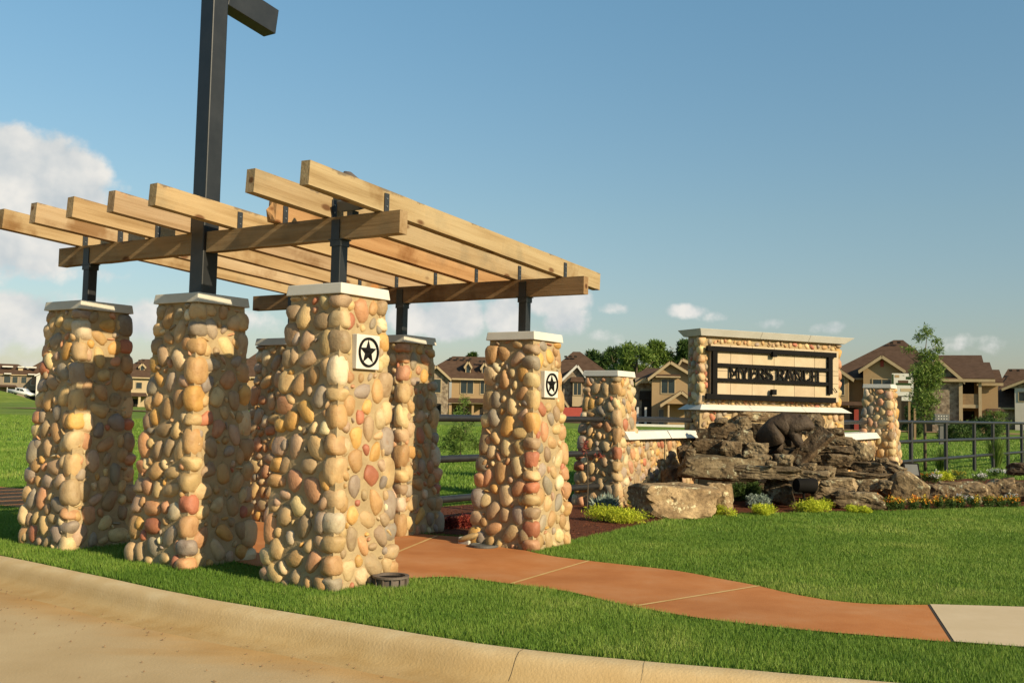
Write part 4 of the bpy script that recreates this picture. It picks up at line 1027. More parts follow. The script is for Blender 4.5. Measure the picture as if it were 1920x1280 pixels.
lb = box('lens', -.12, .12, -.108, -.1005, -.11, .11, 'lamp_grey', hb)
box('foot', -.05, .05, -.05, .05, -.02, fsp.z - .12, 'lamp_black', f2)
stk = G(1507, 950); o = tube('irrigation_riser', [(stk.x, stk.y, -.02), (stk.x, stk.y, .17)], [.016, .012], 'petal_white', None, 8)
tag(o, 'small white sprinkler riser in front of the black spotlight', 'sprinkler')

# ================================================================== PLANTS
def mound(name, label, cat, px, py, w, h, n, size, mat, seed, group=None, dz=0, flowers=None, aspect=1.6, up=.6, ry=.8):
    """low plant standing where the photograph shows its foot; w,h in pixels"""
    g = G(px, py, .01); s = g.y / FPX; rx, hz_ = w / 2 * s, h * s
    root = thing(name, label, cat, (g.x, g.y + rx * ry * .6, 0), 0, group)
    r = random.Random(seed)
    bl = [(r.uniform(-.55, .55) * rx, r.uniform(-.5, .5) * rx * ry, hz_ * r.uniform(.25, .55), rx * r.uniform(.3, .5), rx * ry * r.uniform(.3, .5), hz_ * r.uniform(.3, .5)) for _ in range(9)]
    pts = blob_points(bl, n, seed, .4); pts[:, 2] = np.abs(pts[:, 2])
    link('foliage', raw_mesh('foliage', *leaves(pts, size, seed, aspect, up)), mat, root)
    if flowers:
        for fm, fn, fs in flowers:
            fp = blob_points(bl, fn, seed + 9, .9); fp[:, 2] = np.maximum(fp[:, 2], hz_ * .55) + .02
            fp = np.repeat(fp, 7, 0) + np.random.default_rng(seed).normal(size=(fn * 7, 3)) * fs * .4
            stuff(link('flowers', raw_mesh('flowers', *leaves(fp, fs, seed + 4, 1.0, .8)), fm, root))
    return root
LIME = [(1163, 982, 142, 36, 'wide lime green groundcover at the left of the large tan boulder'), (1362, 968, 70, 24, 'lime green groundcover at the right foot of the large tan boulder'),
        (1428, 966, 70, 24, 'lime green groundcover in front of the silver plant'), (1534, 962, 84, 28, 'lime green groundcover below the black spotlight'), (1612, 962, 58, 18, 'small lime green groundcover before the low grey boulder')]
for i, (px, py, w, h, lb_) in enumerate(LIME): mound('groundcover_plant', lb_, 'plant', px, py, w, h, int(w * 42), .022, 'leaf_lime', 300 + i, 'lime green groundcover along the bed')
mound('silver_plant', 'silvery grey leafy plant behind the lime groundcover', 'plant', 1424, 953, 66, 30, 2200, .028, 'leaf_silver', 320, 'silver leaved plants')
mound('silver_plant', 'silver tufted plant at the foot of the fence end column', 'plant', 1132, 957, 56, 18, 900, .05, 'leaf_silver', 321, 'silver leaved plants', aspect=3)
jn = mound('juniper', 'spreading green juniper under the rock ledge', 'shrub', 1402, 940, 78, 42, 2600, .03, 'leaf', 322, aspect=3)
mound('yellow_flower', 'small yellow flower between the end column and the large tan boulder', 'flower', 1184, 952, 16, 24, 160, .03, 'leaf', 323, flowers=[('petal_yellow', 6, .03)])
for i, (px, py, w) in enumerate(((845, 992, 36), (872, 990, 34))):
    mound('red_flower_clump', ('left' if i == 0 else 'right') + ' one of two red leaved bedding clumps between the back columns', 'flower', px, py, w, 24, 1300, .03, 'leaf_red', 330 + i, 'red bedding plants', flowers=[('leaf_red', 30, .03)])
xs_m = [1650, 1672, 1694, 1716, 1738, 1760, 1782, 1806, 1830, 1854, 1878, 1902]
ORD = ['first', 'second', 'third', 'fourth', 'fifth', 'sixth', 'seventh', 'eighth', 'ninth', 'tenth', 'eleventh', 'twelfth']
for i, px in enumerate(xs_m):
    yel = i in (6, 7, 8, 10)
    mound('marigold_plant', '%s marigold clump from the left in the row along the lawn, %s flowers' % (ORD[i], 'yellow and orange' if yel else 'mostly orange'), 'flower', px, 956 - (px - 1640) * .02, 30, 24, 650, .03, 'leaf', 340 + i,
          'marigolds along the lawn edge', flowers=[('petal_orange', 10 if yel else 15, .038)] + ([('petal_yellow', 10, .04)] if yel else [('petal_yellow', 5, .036)]))
for i, (px, py, fm, lb_) in enumerate(((1737, 905, 'petal_orange', 'orange flowers on top of the bed behind the wedge boulder'), (1752, 906, 'petal_white', 'white flowers beside the orange ones behind the wedge boulder'),
                                       (1800, 900, 'petal_yellow', 'yellow flowers behind the pale rough boulder'), (1838, 905, 'petal_white', 'white flowers in the gap between two pale boulders'),
                                       (1872, 896, 'petal_white', 'white flowers behind the squarish pale boulder'), (1900, 898, 'petal_white', 'white flowers near the frame edge before the dark boulder'),
                                       (1812, 950, 'petal_white', 'white flowers in front of the pale rough boulder'), (1716, 938, 'petal_white', 'white flower sprig on the wedge boulder'), (1896, 946, 'petal_white', 'white flowers at the foot of the squarish boulder'))):
    mound('bedding_flowers', lb_, 'flower', px, py, 34, 22, 420, .035, 'leaf', 360 + i, 'small bedding flowers among boulders', flowers=[(fm, 16, .044)])
mound('lime_shrub', 'low yellow green shrub beyond the wedge boulder by the fence', 'shrub', 1772, 902, 52, 20, 1500, .035, 'leaf_lime', 380)
def stem_tuft(name, label, px, py, w, h, n, mat, seed, d=None, group=None, wid=.012):
    g = G(px, py, 0) if d is None else Yx(px, d); s = g.y / FPX; r = np.random.default_rng(seed)
    root = thing(name, label, 'grass' if 'grass' in name else 'shrub', (g.x, g.y, 0), 0, group)
    a = r.uniform(0, 2 * np.pi, n); lean = r.uniform(0, w / 2 * s, n); hh = r.uniform(.5, 1, n) * h * s; co = []; 
    for k in range(n):
        dx, dy = math.cos(a[k]), math.sin(a[k]); b0 = np.array([dx * .06, dy * .06, 0]); md = b0 + np.array([dx * lean[k] * .35, dy * lean[k] * .35, hh[k] * .65]); tp = b0 + np.array([dx * lean[k], dy * lean[k], hh[k]])
        sd = np.array([-dy, dx, 0]) * wid
        co += [b0 - sd, b0 + sd, md - sd * .8, md + sd * .8, tp]
    k = np.arange(n)[:, None] * 5; tri = np.concatenate([k + [0, 1, 3], k + [0, 3, 2], k + [2, 3, 4]], 1).reshape(-1, 3)
    link('blades', raw_mesh('blades', np.array(co), tri, np.repeat(r.random(n), 5)), mat, root); return root
stem_tuft('ornamental_grass', 'feathery ornamental grass behind the pipe fence near the far right column', 1765, 885, 60, 48, 260, 'leaf_bright', 391, None, 'ornamental grasses behind the fence')
stem_tuft('ornamental_grass', 'taller ornamental grass behind the pipe fence toward the right frame edge', 1868, 880, 56, 66, 420, 'leaf_bright', 392, None, 'ornamental grasses behind the fence')
# thin red leaved sapling in front of the low end column
sg = G(1100, 975); sap = thing('sapling', 'thin red leaved sapling in front of the low end column', 'sapling', (sg.x, sg.y, 0))
s = sg.y / FPX; tube('stem', [(0, 0, 0), (.01, 0, 60 * s), (.0, 0, 110 * s), (-.06, 0, 150 * s)], [.008, .007, .005, .003], 'bark', sap, 6)
tube('twig', [(0, 0, 100 * s), (.12, .02, 118 * s), (.2, .03, 122 * s)], [.005, .004, .002], 'bark', sap, 5)
pts = np.concatenate([blob_points([(-.04, 0, 135 * s, .05, .05, .15), (.16, .03, 119 * s, .09, .04, .035)], 190, 5, .2)])
link('leaves', raw_mesh('leaves', *leaves(pts, .026, 6)), 'leaf_red', sap)

def tree(name, label, px, d, top, bottom, w, n, size, mat, seed, z_base=None, trunk=.09, group=None, blobs=None, crown0=.25, cat='tree'):
    base = Yx(px, d); s = d / FPX; zb = terrain(base.x, base.y) if z_base is None else z_base
    zt = D(px, top, d).z; h = zt - zb; rx = w / 2 * s; r = random.Random(seed)
    root = thing(name, label, cat, (base.x, base.y, zb), 0, group)
    tr_pts = [(0, 0, -.1), (r.uniform(-.03, .03) * h, 0, h * .35), (r.uniform(-.04, .04) * h, r.uniform(-.03, .03) * h, h * .65), (r.uniform(-.03, .03) * h, 0, h * .9)]
    bm = bmesh.new(); tube_bm(bm, tr_pts, [trunk, trunk * .8, trunk * .5, trunk * .15], 8)
    for k in range(7):
        t = r.uniform(.3, .8); a = r.uniform(0, 6.28); L = rx * r.uniform(.5, .9); z = h * t
        tube_bm(bm, [(0, 0, z), (math.cos(a) * L * .5, math.sin(a) * L * .5, z + L * .35), (math.cos(a) * L, math.sin(a) * L, z + L * .75)], [trunk * .4, trunk * .25, trunk * .08], 5)
    link('trunk', bm_mesh('trunk', bm, True), 'bark', root)
    if blobs is None:
        blobs = []
        for k in range(26):
            t = r.uniform(crown0, 1); a = r.uniform(0, 6.28); q = rx * math.sqrt(r.random()) * (1 - .75 * max(0, t - .5) * 1.6) * min(1, .55 + t)
            blobs.append((math.cos(a) * q, math.sin(a) * q, h * t * .96, rx * r.uniform(.22, .4), rx * r.uniform(.22, .4), rx * r.uniform(.18, .34)))
    else: blobs = [(bx * s, by * s, (D(px, pz, d).z - zb), a * s, a * s, b * s) for bx, by, pz, a, b in blobs]
    pts = blob_points(blobs, n, seed, .35)
    link('crown', raw_mesh('crown', *leaves(pts, size, seed)), mat, root)
    return root
# young tree right of the sign (thin crown)
tree('young_tree', 'slender young tree with open crown in front of the right hand house', 1734, 27, 604, 900, 70, 4200, .075, 'leaf_bright', 401, trunk=.05,
     blobs=[(4, 0, 622, 14, 12), (-8, 3, 632, 12, 8), (22, -2, 640, 10, 10), (30, 0, 655, 8, 9), (-28, 4, 655, 12, 6), (0, 0, 665, 20, 14), (10, 5, 690, 26, 20), (-12, -6, 700, 22, 22), (8, 5, 720, 26, 22), (18, 0, 705, 18, 20),
            (-8, 0, 745, 24, 22), (12, 4, 750, 20, 20), (0, 0, 775, 18, 14), (14, 0, 668, 12, 10), (26, 0, 690, 10, 14)])
tree('young_tree', 'small young tree with sparse yellowish leaves behind the fence between back columns', 872, 48, 742, 800, 46, 700, .10, 'leaf_bright', 402, trunk=.04)
tree('bush', 'leafy green bush on the field behind the pipe fence', 866, 27, 796, 860, 72, 2600, .06, 'leaf_bright', 403, trunk=.02, crown0=.05, cat='bush')
for i, (px, d, top, w, mt, lb_) in enumerate(((1108, 190, 655, 70, 'leaf_dark', 'low dark tree left of the tree group behind the roofs'), (1152, 185, 648, 78, 'leaf_dark', 'dark broad tree second from left behind the roofs'),
                                         (1190, 175, 641, 90, 'leaf_bright', 'sunlit tall tree in the middle of the tree group'), (1228, 180, 642, 62, 'leaf_bright', 'sunlit tree at right of the middle of the tree group'),
                                         (1282, 180, 641, 66, 'leaf_dark', 'dark tree beside the left edge of the sign'), (882, 200, 660, 18, 'leaf', 'small treetop peeping over the roof between columns'))):
    tree('background_tree', lb_, px, d, top, 790, w * 1.15, 15000, .5, mt, 410 + i, trunk=.35, group='trees behind the roofs', crown0=.25)
tree('bare_tree', 'pale bare tree between the tree group and sign', 1258, 195, 645, 790, 26, 500, .3, 'bark', 430, trunk=.25)
for i, (px, d, top, w, lb_) in enumerate(((1712, 70, 762, 40, 'dark shrub behind the far right column'), (1795, 62, 795, 76, 'wide dark hedge shrub below the balcony'), (1848, 66, 785, 70, 'green shrub right of the dark hedge shrub'), (1868, 80, 770, 50, 'tall bushy shrub in front of the far right house'))):
    tree('shrub', lb_, px, d, top, 820, w, 4200, .12, 'leaf_dark' if i != 3 else 'leaf_bright', 440 + i, trunk=.06, group='shrubs by the right hand house', crown0=.05, cat='shrub')

# ================================================================== HOUSES
class House:
    """house in its own metre frame: x right, y away, z up; px/py read from the photograph at the distance of its front"""
    def __init__(s, label, pxc, d, yaw=0, ground=None):
        s.d, s.k, s.pxc = d, d / FPX, pxc
        s.o = Yx(pxc, d); zg = terrain(s.o.x, s.o.y) if ground is None else ground
        s.zg = zg
        s.root = thing('house', label, 'house', (s.o.x, s.o.y, zg), -math.atan2(s.o.x, s.o.y) * 1.0 + yaw)
    def x(s, px): return (px - s.pxc) * s.k
    def z(s, py, px=None): return (hor(s.pxc if px is None else px) - py) * s.k + EYE - s.zg
    def box(s, x0, x1, yt, yb, y0, y1, mat, name='wall'):
        return box(name, s.x(x0), s.x(x1), y0, y1, s.z(yb) if yb is not None else -.6, s.z(yt), mat, s.root)
    def gable(s, x0, x1, xp, ye, yp, y0, y1, wallmat='stucco', over=.45, trim='trim'):
        """roof with its gable to the camera, ridge running away"""
        a, b, p, e, t = s.x(x0), s.x(x1), s.x(xp), s.z(ye), s.z(yp)
        prism('gable_wall', [(a, e), (b, e), (p, t - .15)], y0, y0 + .3, wallmat, s.root)
        for q, (u, w) in enumerate((((a, e), (p, t)), ((p, t), (b, e)))):
            dx, dz = w[0] - u[0], w[1] - u[1]; L = math.hypot(dx, dz); nx_, nz_ = -dz / L * .18, dx / L * .18
            if q == 0: u = (u[0] - dx / L * over, u[1] - dz / L * over)
            else: w = (w[0] + dx / L * over, w[1] + dz / L * over)
            prism('roof', [u, w, (w[0] + nx_, w[1] + nz_), (u[0] + nx_, u[1] + nz_)], y0 - over + .02, y1, 'roof', s.root)
            prism('barge_board', [(u[0], u[1] - .22), (w[0], w[1] - .22), (w[0] + nx_ * .6, w[1] + nz_ * .6), (u[0] + nx_ * .6, u[1] + nz_ * .6)], y0 - over - .08, y0 - over + .015, trim, s.root)
    def gable_side(s, x0, x1, ye, yp, y0, y1, wallmat='stucco_light', over=.45):
        """ridge runs left-right, gable on the right end"""
        a, b, e, t = s.x(x0), s.x(x1), s.z(ye), s.z(yp); m_ = (y0 + y1) / 2
        bm = bmesh.new()
        for (ya, za, yb_, zb_) in ((y0 - over, e - over * (t - e) / (m_ - y0), m_, t), (y1 + over, e - over * (t - e) / (m_ - y0), m_, t)):
            v = [bm.verts.new(p) for p in ((a, ya, za), (b + over, ya, za), (b + over, yb_, zb_), (a, yb_, zb_), (a, ya, za + .2), (b + over, ya, za + .2), (b + over, yb_, zb_ + .2), (a, yb_, zb_ + .2))]
            for f in ((0, 1, 2, 3), (4, 5, 6, 7), (0, 1, 5, 4), (1, 2, 6, 5), (2, 3, 7, 6), (3, 0, 4, 7)): bm.faces.new([v[i] for i in f])
        link('roof', bm_mesh('roof', bm), 'roof', s.root)
        bm = bmesh.new()
        v = [bm.verts.new(p) for p in ((b, y0, e), (b, y1, e), (b, m_, t), (b - .25, y0, e), (b - .25, y1, e), (b - .25, m_, t))]
        for f in ((0, 1, 2), (3, 5, 4), (0, 3, 4, 1), (1, 4, 5, 2), (2, 5, 3, 0)): bm.faces.new([v[i] for i in f])
        link('gable_wall', bm_mesh('gable_wall', bm), wallmat, s.root)
        box('fascia', a, b + over, y0 - over - .1, y0 - over - .005, e - over * .6 - .05, e - over * .6 + .22, 'trim', s.root)
    def hip(s, x0, x1, r0, r1, ye, yr, y0, y1, over=.5, name='roof'):
        a, b, c, d, e, t = s.x(x0) - over, s.x(x1) + over, s.x(r0), s.x(r1), s.z(ye), s.z(yr); m_ = (y0 + y1) / 2
        bm = bmesh.new(); ya, yb_ = y0 - over, y1 + over
        v = [bm.verts.new(p) for p in ((a, ya, e), (b, ya, e), (b, yb_, e), (a, yb_, e), (c, m_, t), (d, m_, t), (a, ya, e - .2), (b, ya, e - .2), (b, yb_, e - .2), (a, yb_, e - .2))]
        for f in ((0, 1, 5, 4), (1, 2, 5), (2, 3, 4, 5), (3, 0, 4), (6, 7, 1, 0), (7, 8, 2, 1), (8, 9, 3, 2), (9, 6, 0, 3), (9, 8, 7, 6)): bm.faces.new([v[i] for i in f])
        o = link(name, bm_mesh(name, bm), 'roof', s.root)
        box('fascia', a + .05, b - .05, ya - .09, ya - .004, e - .22, e - .02, 'trim', s.root)
        return o
    def window(s, x0, x1, yt, yb, y, side=0, mull=1, frame='trim', sx=None):
        """window on a wall facing the camera (side 0) or the right (side 1: x0,x1 are metres of depth at x = sx)"""
        if side == 0: a, b = s.x(x0), s.x(x1)
        else: a, b = x0, x1
        z0, z1 = s.z(yb), s.z(yt); bm = bmesh.new(); w = .10
        segs = [(a - w, b + w, z0 - w, z0), (a - w, b + w, z1, z1 + w), (a - w, a, z0, z1), (b, b + w, z0, z1)]
        for i in range(mull): xm = a + (b - a) * (i + 1) / (mull + 1); segs.append((xm - .03, xm + .03, z0, z1))
        for (p, q, r, t) in segs:
            if side == 0: box_bm(bm, p, q, y - .07, y - .003, r, t)
            else: box_bm(bm, sx + .003, sx + .07, p, q, r, t)
        f = link('window', bm_mesh('window', bm), frame, s.root)
        if side == 0: box('pane', a, b, y - .03, y - .004, z0, z1, 'glass', f)
        else: box('pane', sx + .004, sx + .03, a, b, z0, z1, 'glass', f)
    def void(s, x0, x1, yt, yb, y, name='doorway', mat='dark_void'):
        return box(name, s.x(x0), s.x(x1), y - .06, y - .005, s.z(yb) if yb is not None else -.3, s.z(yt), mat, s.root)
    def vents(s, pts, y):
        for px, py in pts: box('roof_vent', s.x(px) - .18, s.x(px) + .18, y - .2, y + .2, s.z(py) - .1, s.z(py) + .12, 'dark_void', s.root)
    def dormer(s, x0, x1, xr, ye, yp, yb, y0, y1):
        """dormer with window to the camera"""
        a, b = s.x(x0), s.x(x1)
        box('dormer_wall', a, b, y0, y1, s.z(yb), s.z(ye), 'stucco_light', s.root)
        s.gable(x0, x1, (x0 + x1) / 2, ye, yp, y0, y1, 'stucco_light', .25)
        s.window(x0 + 1.5, x1 - 1.5, ye - .5, yb - 3, y0, mull=0)

# --- long house seen between the back columns
h = House('two storey stone and stucco house seen between the back columns', 860, 130)
h.box(846, 1010, 709, None, 0, 11, 'stucco'); h.box(800, 840, 709, None, -2.4, 9, 'stone_veneer')
h.hip(786, 1010, 846, 960, 709, 663.5, 0, 12); h.hip(880, 1080, 925, 1010, 706, 645, 2, 18)
h.gable(800, 840, 817.5, 709, 689, -2.4, 6, 'stone_veneer')
h.window(813, 826, 713, 737, -2.4, mull=0); h.window(863, 886, 712, 737, 0); h.window(900, 914, 712, 737, 0); h.window(930, 950, 712, 737, 0)
h.dormer(871, 881, 876, 685, 677, 702, 1.2, 6); h.dormer(902, 912, 907, 687, 679, 704, 1.2, 6); h.dormer(800, 810, 805, 685, 678, 700, .2, 6)
prism('porch_roof', [(h.x(836), h.z(756)), (h.x(915), h.z(756)), (h.x(915), h.z(754.5)), (h.x(836), h.z(754.5))], -2.3, -.05, 'trim', h.root)
frust('porch_roof', (h.x(836), h.x(915), -2.4, -.04), (h.x(843), h.x(908), -.3, -.04), h.z(754.4), h.z(746), 'roof', h.root)
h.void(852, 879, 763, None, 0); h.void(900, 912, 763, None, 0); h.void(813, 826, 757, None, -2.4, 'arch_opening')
h.box(828, 838, 757, None, -3.0, -2.45, 'stone_veneer', 'pier'); h.box(842, 847, 757, None, -1.9, -1.5, 'stucco', 'pier'); h.box(884, 888, 757, None, -1.9, -1.5, 'stucco', 'pier')
h.vents([(842, 669), (855, 669), (868, 669), (880, 669)], 4.5); h.vents([(899, 674.5), (906, 674.5)], 3)
# --- house behind the left pair of columns
h = House('two storey house with brown roof seen between the two left columns', 258, 165)
h.box(225, 330, 707, None, 0, 11, 'stucco_light'); h.hip(215, 340, 262, 300, 707, 670, 0, 12)
h.dormer(259, 268, 264, 686, 681, 700, 2, 6); h.window(254, 264, 717, 728, 0, mull=0)
frust('porch_roof', (h.x(238), h.x(275), -2.4, -.04), (h.x(241), h.x(272), -.4, -.04), h.z(743), h.z(736), 'roof', h.root)
h.void(246, 258, 748, None, 0); h.box(259, 263, 743, None, -2.2, -1.7, 'stucco_light', 'pier'); h.window(238, 248, 712, 728, 0, mull=0)
h.vents([(258, 674), (265, 674)], 3.5)
# --- house behind the second and third columns
h = House('brown roofed house seen between the steel post column and the nearest column', 470, 146)
h.box(430, 540, 706, None, 0, 11, 'stucco'); h.hip(425, 545, 480, 520, 706, 655, 0, 14)
h.gable(440, 463, 450, 706, 699, -2, 5, 'stucco_light'); h.box(440, 463, 706, None, -2, 0, 'stucco_light'); h.vents([(461, 671), (466, 671), (472, 671)], 5)
h.window(444, 452, 712, 726, -2, mull=0); h.void(455, 472, 742, None, 0)
# --- far white house on the left, with its porch
h = House('far pale house with brown roof at the left frame edge', 30, 248, ground=.85)
h.box(-90, 62, 702, None, 0, 12, 'siding_shaded'); h.box(62, 80, 702, None, -5, 8, 'siding_white', 'wing')
h.hip(-100, 66, -60, 30, 702, 681, 0, 14); h.hip(35, 150, 96, 130, 702, 655, 3, 26)
h.gable(62, 84, 79, 702, 693, -5, 8, 'siding_white', .5, 'trim_white')
for x0, x1 in ((4, 22), (30, 41), (44, 62)): box('dormer_eave', h.x(x0), h.x(x1), 2, 5, h.z(688.5), h.z(686), 'trim_white', h.root)
box('dormer_wall', h.x(31), h.x(39), 2.4, 5, h.z(695), h.z(688.6), 'stucco_light', h.root)
for x0, x1 in ((8, 20), (48, 63)): box('dormer_eave', h.x(x0), h.x(x1), -1.2, .5, h.z(702), h.z(700), 'trim_white', h.root)
for x0, x1 in ((8, 19), (22, 31), (37, 46)): h.window(x0, x1, 706, 718, 0, mull=0)
h.window(54, 62, 705, 721, 0, mull=0, frame='trim_white'); h.void(53, 62, 731, None, 0); h.window(-40, -20, 706, 718, 0)
frust('porch_roof', (h.x(-5), h.x(32), -3, -.04), (h.x(0), h.x(28), -.3, -.04), h.z(726), h.z(722), 'roof', h.root)
for px in (0, 14, 28): h.box(px, px + 1.2, 726, None, -2.8, -2.5, 'trim_white', 'post')
# pickup truck parked before it
pk = Yx(38, 222); tk = thing('pickup_truck', 'white pickup truck parked in front of far left house', 'truck', (pk.x, pk.y, 2.22), R(-4)); tk.rotation_euler = (0, R(9), R(-4))
bm = bmesh.new()
prism_bm(bm, [(-2.7, .45), (2.7, .45), (2.7, 1.0), (1.5, 1.1), (.85, 1.75), (-.75, 1.78), (-1.0, 1.15), (-2.7, 1.1)], -.95, .95); bmesh.ops.bevel(bm, geom=bm.edges[:], offset=.07, segments=2, affect='EDGES')
bd = link('body', bm_mesh('body', bm, True), 'car_paint', tk)
prism('window', [(-.62, 1.15), (.05, 1.15), (.05, 1.66), (-.62, 1.66)], -.962, -.945, 'glass', tk); prism('window', [(.15, 1.15), (1.2, 1.15), (.75, 1.64), (.15, 1.66)], -.962, -.945, 'glass', tk)
for x in (-1.75, 1.75):
    for y in (-.82, .82):
        wh = tube('wheel', [(x, y - .13, .4), (x, y + .13, .4)], .4, 'rubber', tk, 16); tube('rim', [(x, y - .145, .4), (x, y + .145, .4)], .22, 'lamp_grey', wh, 12)
# --- house with steep roof right of the star column
h = House('house with big brown hip roof and steep stone gable right of the star column', 1085, 122)
h.box(1030, 1150, 716, None, 0, 11, 'stone_veneer'); h.hip(1020, 1152, 1072, 1086, 712, 652.5, 0, 15)
h.box(1056, 1098, 712, None, -2.6, 0, 'stone_veneer', 'bay'); h.gable(1056, 1100, 1081, 712, 687, -2.6, 5, 'stone_veneer', .4, 'trim_white')
h.box(1073, 1090, 718, 762, -3.3, -2.62, 'stucco_light', 'bay_window'); h.window(1075.5, 1088.5, 720, 741, -3.3)
frust('bay_roof', (h.x(1069), h.x(1094), -3.6, -2.62), (h.x(1071), h.x(1092), -2.9, -2.62), h.z(717.5), h.z(708), 'roof', h.root)
h.gable(1030, 1064, 1050, 760, 740, -5, -2.7, 'stone_veneer', .3); h.box(1030, 1064, 760, None, -5, -2.7, 'stone_veneer', 'porch')
h.vents([(1058, 665), (1067, 664.5), (1077, 664.5)], 5)
rb = Yx(1074, 112); o = box('shipping_container', -1.6, 2.2, 0, 2.2, -.2, 1.55, 'red_paint', None, .03, (rb.x, rb.y, .3)); tag(o, 'red container standing before the stone gable house', 'container')
# --- tan gabled house left of the sign
h = House('tan stucco gabled house with large window left of the sign', 1250, 110)
h.box(1222, 1345, 706, None, 0, 11, 'stucco'); h.box(1190, 1222, 708, None, 1.5, 10, 'stone_veneer', 'wing')
h.gable(1222, 1302, 1256, 706, 679, 0, 8, 'stucco', .5); h.gable(1262, 1350, 1279, 700, 669, 5, 14, 'stucco', .4); h.hip(1186, 1262, 1210, 1240, 707, 684, 3, 14)
h.window(1240, 1264, 711, 737, 0); box('window_hood', h.x(1230), h.x(1274), -.5, -.02, h.z(707), h.z(702), 'roof', h.root); box('window_hood_edge', h.x(1229), h.x(1275), -.6, -.51, h.z(708), h.z(705.5), 'trim', h.root)
h.gable(1244, 1306, 1276, 757, 735, -3, -.3, 'stucco', .35); h.void(1255, 1294, 758, None, 0, 'porch_recess', 'stucco')
for px in (1252, 1290): h.box(px, px + 3, 757, None, -2.8, -2.4, 'trim', 'pier')
h.box(1234, 1246, 766, None, -.12, -.006, 'trim', 'door'); box('door_leaf', h.x(1236), h.x(1244.5), -.18, -.125, -.1, h.z(768), 'lamp_grey', h.root)
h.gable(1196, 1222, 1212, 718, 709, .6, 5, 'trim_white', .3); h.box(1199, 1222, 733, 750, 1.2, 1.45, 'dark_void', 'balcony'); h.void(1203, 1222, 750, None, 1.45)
for px in (1194, 1209): h.box(px, px + 4, 764, None, .2, .6, 'trim_white', 'pier')
wv = Yx(1243, 96); o = box('white_low_wall', -2.9, 2.6, 0, .4, -.2, .32, 'trim_white', None, .01, (wv.x, wv.y, terrain(wv.x, wv.y) - .22 + .1)); tag(o, 'low white concrete wall before the tan gabled house', 'wall')
# --- large house right of the sign
h = House('large tan house with tall brown hip roof right of the sign', 1690, 102)
h.box(1560, 1745, 709, None, 0, 14, 'stucco'); h.hip(1552, 1770, 1676, 1694, 709, 622.5, 0, 22)
h.gable(1556, 1600, 1574, 709, 690, -2, 4, 'stucco', .5); h.box(1556, 1598, 709, None, -2, 0, 'stucco', 'bay'); h.window(1574, 1590, 712, 742, -2)
h.box(1624, 1690, 709, 790, -1.6, 0, 'stucco', 'bay'); h.gable(1624, 1690, 1657, 693, 670, -1.6, 5, 'stucco', .5); h.box(1624, 1690, 693, 709.2, -1.6, 1.0, 'stucco', 'bay_wall')
h.void(1654, 1660, 677, 689, -1.6, 'attic_vent', 'red_paint'); h.window(1641, 1672, 713, 740, -1.6)
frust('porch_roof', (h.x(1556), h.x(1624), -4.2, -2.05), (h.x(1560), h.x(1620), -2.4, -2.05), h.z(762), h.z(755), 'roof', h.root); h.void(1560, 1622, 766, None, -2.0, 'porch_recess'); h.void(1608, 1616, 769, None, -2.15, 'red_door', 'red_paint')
h.box(1742, 1790, 712, None, -3, 9, 'stone_veneer', 'stone_wing'); h.gable(1716, 1790, 1752, 712, 676, -3, 6, 'stone_veneer', .4)
h.box(1790, 1826, 712, None, 1.5, 9, 'stucco', 'wing'); h.gable_side(1745, 1836, 711, 680, -3, 8)
h.gable_side(1750, 1828, 694, 662, 2, 12)
h.box(1786, 1792, 712, None, -3.3, -3.02, 'trim', 'corner_pier'); h.box(1818, 1823, 712, None, -3.2, -2.7, 'trim', 'pier')
h.box(1790, 1822, 757, 763, -3.1, 1.4, 'trim', 'balcony_floor'); box('railing', h.x(1791), h.x(1821), -3.05, -2.95, h.z(757), h.z(738), 'board_wood', h.root)
h.void(1795, 1816, 716, 756, 1.5, 'balcony_door', 'dark_void'); h.void(1793, 1816, 768, None, 1.5)
h.box(1826, 1853, 716, None, -.5, 8, 'stucco', 'end_wing'); h.gable_side(1818, 1853, 716, 693, -.5, 7); h.window(1.6, 4.2, 722, 746, 0, 1, 0, sx=h.x(1853))
frust('porch_roof', (h.x(1832), h.x(1862), -2.2, -.52), (h.x(1835), h.x(1860), -.9, -.52), h.z(768), h.z(763), 'roof', h.root); h.window(1836, 1846, 775, 786, -.5, mull=0)
h.vents([(1672, 631), (1686, 630)], 9)
# --- far right house
h = House('far house with brown roof at the right frame edge', 1910, 125)
h.box(1868, 1990, 764, None, 0, 10, 'stone_veneer'); h.hip(1860, 2000, 1892, 1960, 764, 702, 0, 14); h.hip(1880, 2000, 1892, 1930, 724, 685, 5, 14)
h.gable(1888, 1950, 1920, 728, 714, -1, 5, 'stone_veneer', .4); h.box(1904, 1950, 728, None, -1, 0, 'siding_white', 'bay'); h.window(1911, 1920, 736, 752, -1, mull=0); h.vents([(1897, 690), (1910, 690)], 7)
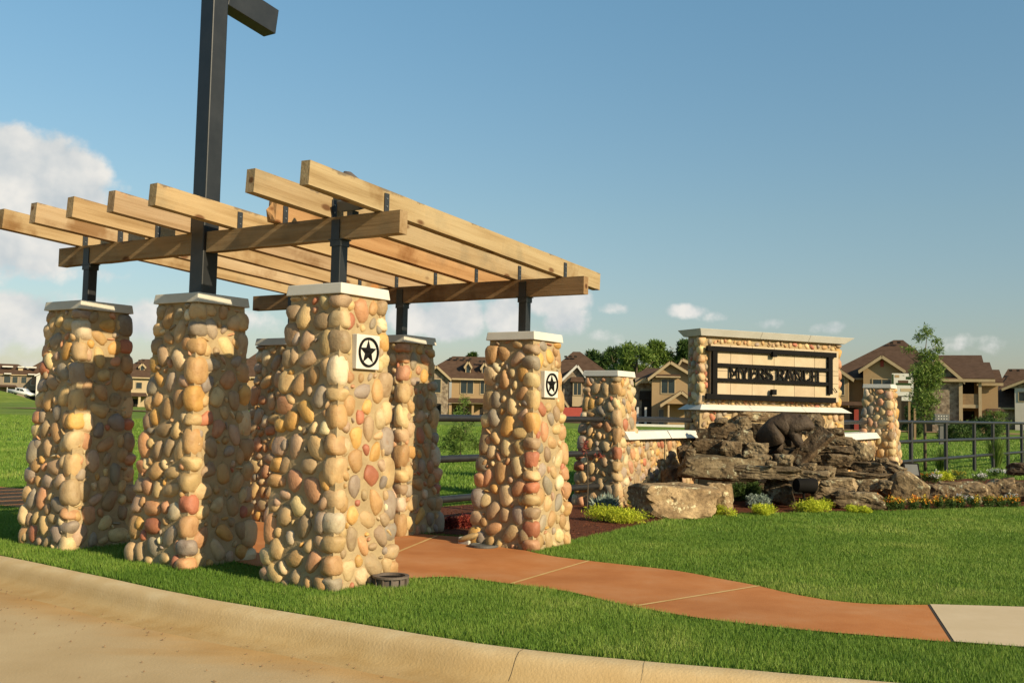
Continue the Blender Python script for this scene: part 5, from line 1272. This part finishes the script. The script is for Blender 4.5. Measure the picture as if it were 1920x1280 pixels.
# banner on wooden posts
bp = Yx(1695, 60); k6 = 60 / FPX
bn = thing('banner_sign', 'white banner board with coloured pictures on a wooden post behind the column', 'sign', (bp.x, bp.y, 0), R(-10))
zz = lambda py: (hor(1695) - py) * k6 + EYE
box('board', -21 * k6, 17 * k6, 0, .05, zz(742), zz(700), 'trim_white', bn)
for (a, b, t, u, mt) in ((-16, -8, 703, 708, 'stucco'), (-10, 8, 713, 718, 'roof'), (-14, 12, 718, 722, 'leaf_dark'), (4, 12, 706, 711, 'leaf_dark'), (-6, 14, 728, 734, 'stucco_light'), (-21, -18, 702, 720, 'leaf_dark')):
    box('picture', a * k6, b * k6, -.012, -.002, zz(u), zz(t), mt, bn)
box('lower_board', -4 * k6, 14 * k6, 0, .05, zz(751), zz(744), 'trim_white', bn)
for a in (10, 20): box('post', a * k6 - .06, a * k6 + .06, .06, .18, -.2, zz(745 if a == 10 else 765), 'board_wood', bn)
# cluster mailboxes
mbp = Yx(1767, 56); k6 = 56 / FPX; mb = thing('mailbox_cluster', 'dark cluster mailbox panel behind the fence before the stone wing', 'mailbox', (mbp.x, mbp.y, 0))
zz = lambda py: (hor(1767) - py) * k6 + EYE
box('cabinet', -14 * k6, 13 * k6, 0, .4, zz(796), zz(776), 'lamp_grey', mb); box('pedestal', -.1, .1, .1, .3, -.2, zz(796.2), 'lamp_grey', mb)
for i in range(4):
    for j in range(3): box('label_plate', (-8 + i * 5) * k6, (-6 + i * 5) * k6, -.012, -.002, zz(780.5 + j * 5), zz(779 + j * 5), 'trim_white', mb)
o = link('dirt_strip', mesh('dirt_strip', [(x, y + dy, terrain(x, y) + .06) for x, y in ((-60, 118), (-20, 112), (0, 104), (18, 100), (40, 92), (70, 88)) for dy in (0, 9)], [(2 * i, 2 * i + 2, 2 * i + 3, 2 * i + 1) for i in range(5)]), 'dirt'); structure(o)

# grassy berm in front of the far left house
prof_b = [(-420, 722), (-150, 724), (-40, 728), (0, 732), (25, 738), (45, 744.5), (62, 750), (80, 754)]
V = []
for px, py in prof_b:
    top = D(px, py, 215); b0 = terrain(top.x, 215)
    V += [(top.x * 199 / 215, 199, b0 - .1), (top.x, 211, b0 + (top.z - b0) * .8), (top.x, 215, top.z), (top.x * 232 / 215, 232, top.z - .1), (top.x * 256 / 215, 256, b0 - .1)]
nb = len(prof_b)
structure(link('berm', mesh('berm', V, [(5 * i + j, 5 * i + 5 + j, 5 * i + 6 + j, 5 * i + 1 + j) for i in range(nb - 1) for j in range(4)], True), 'field'))
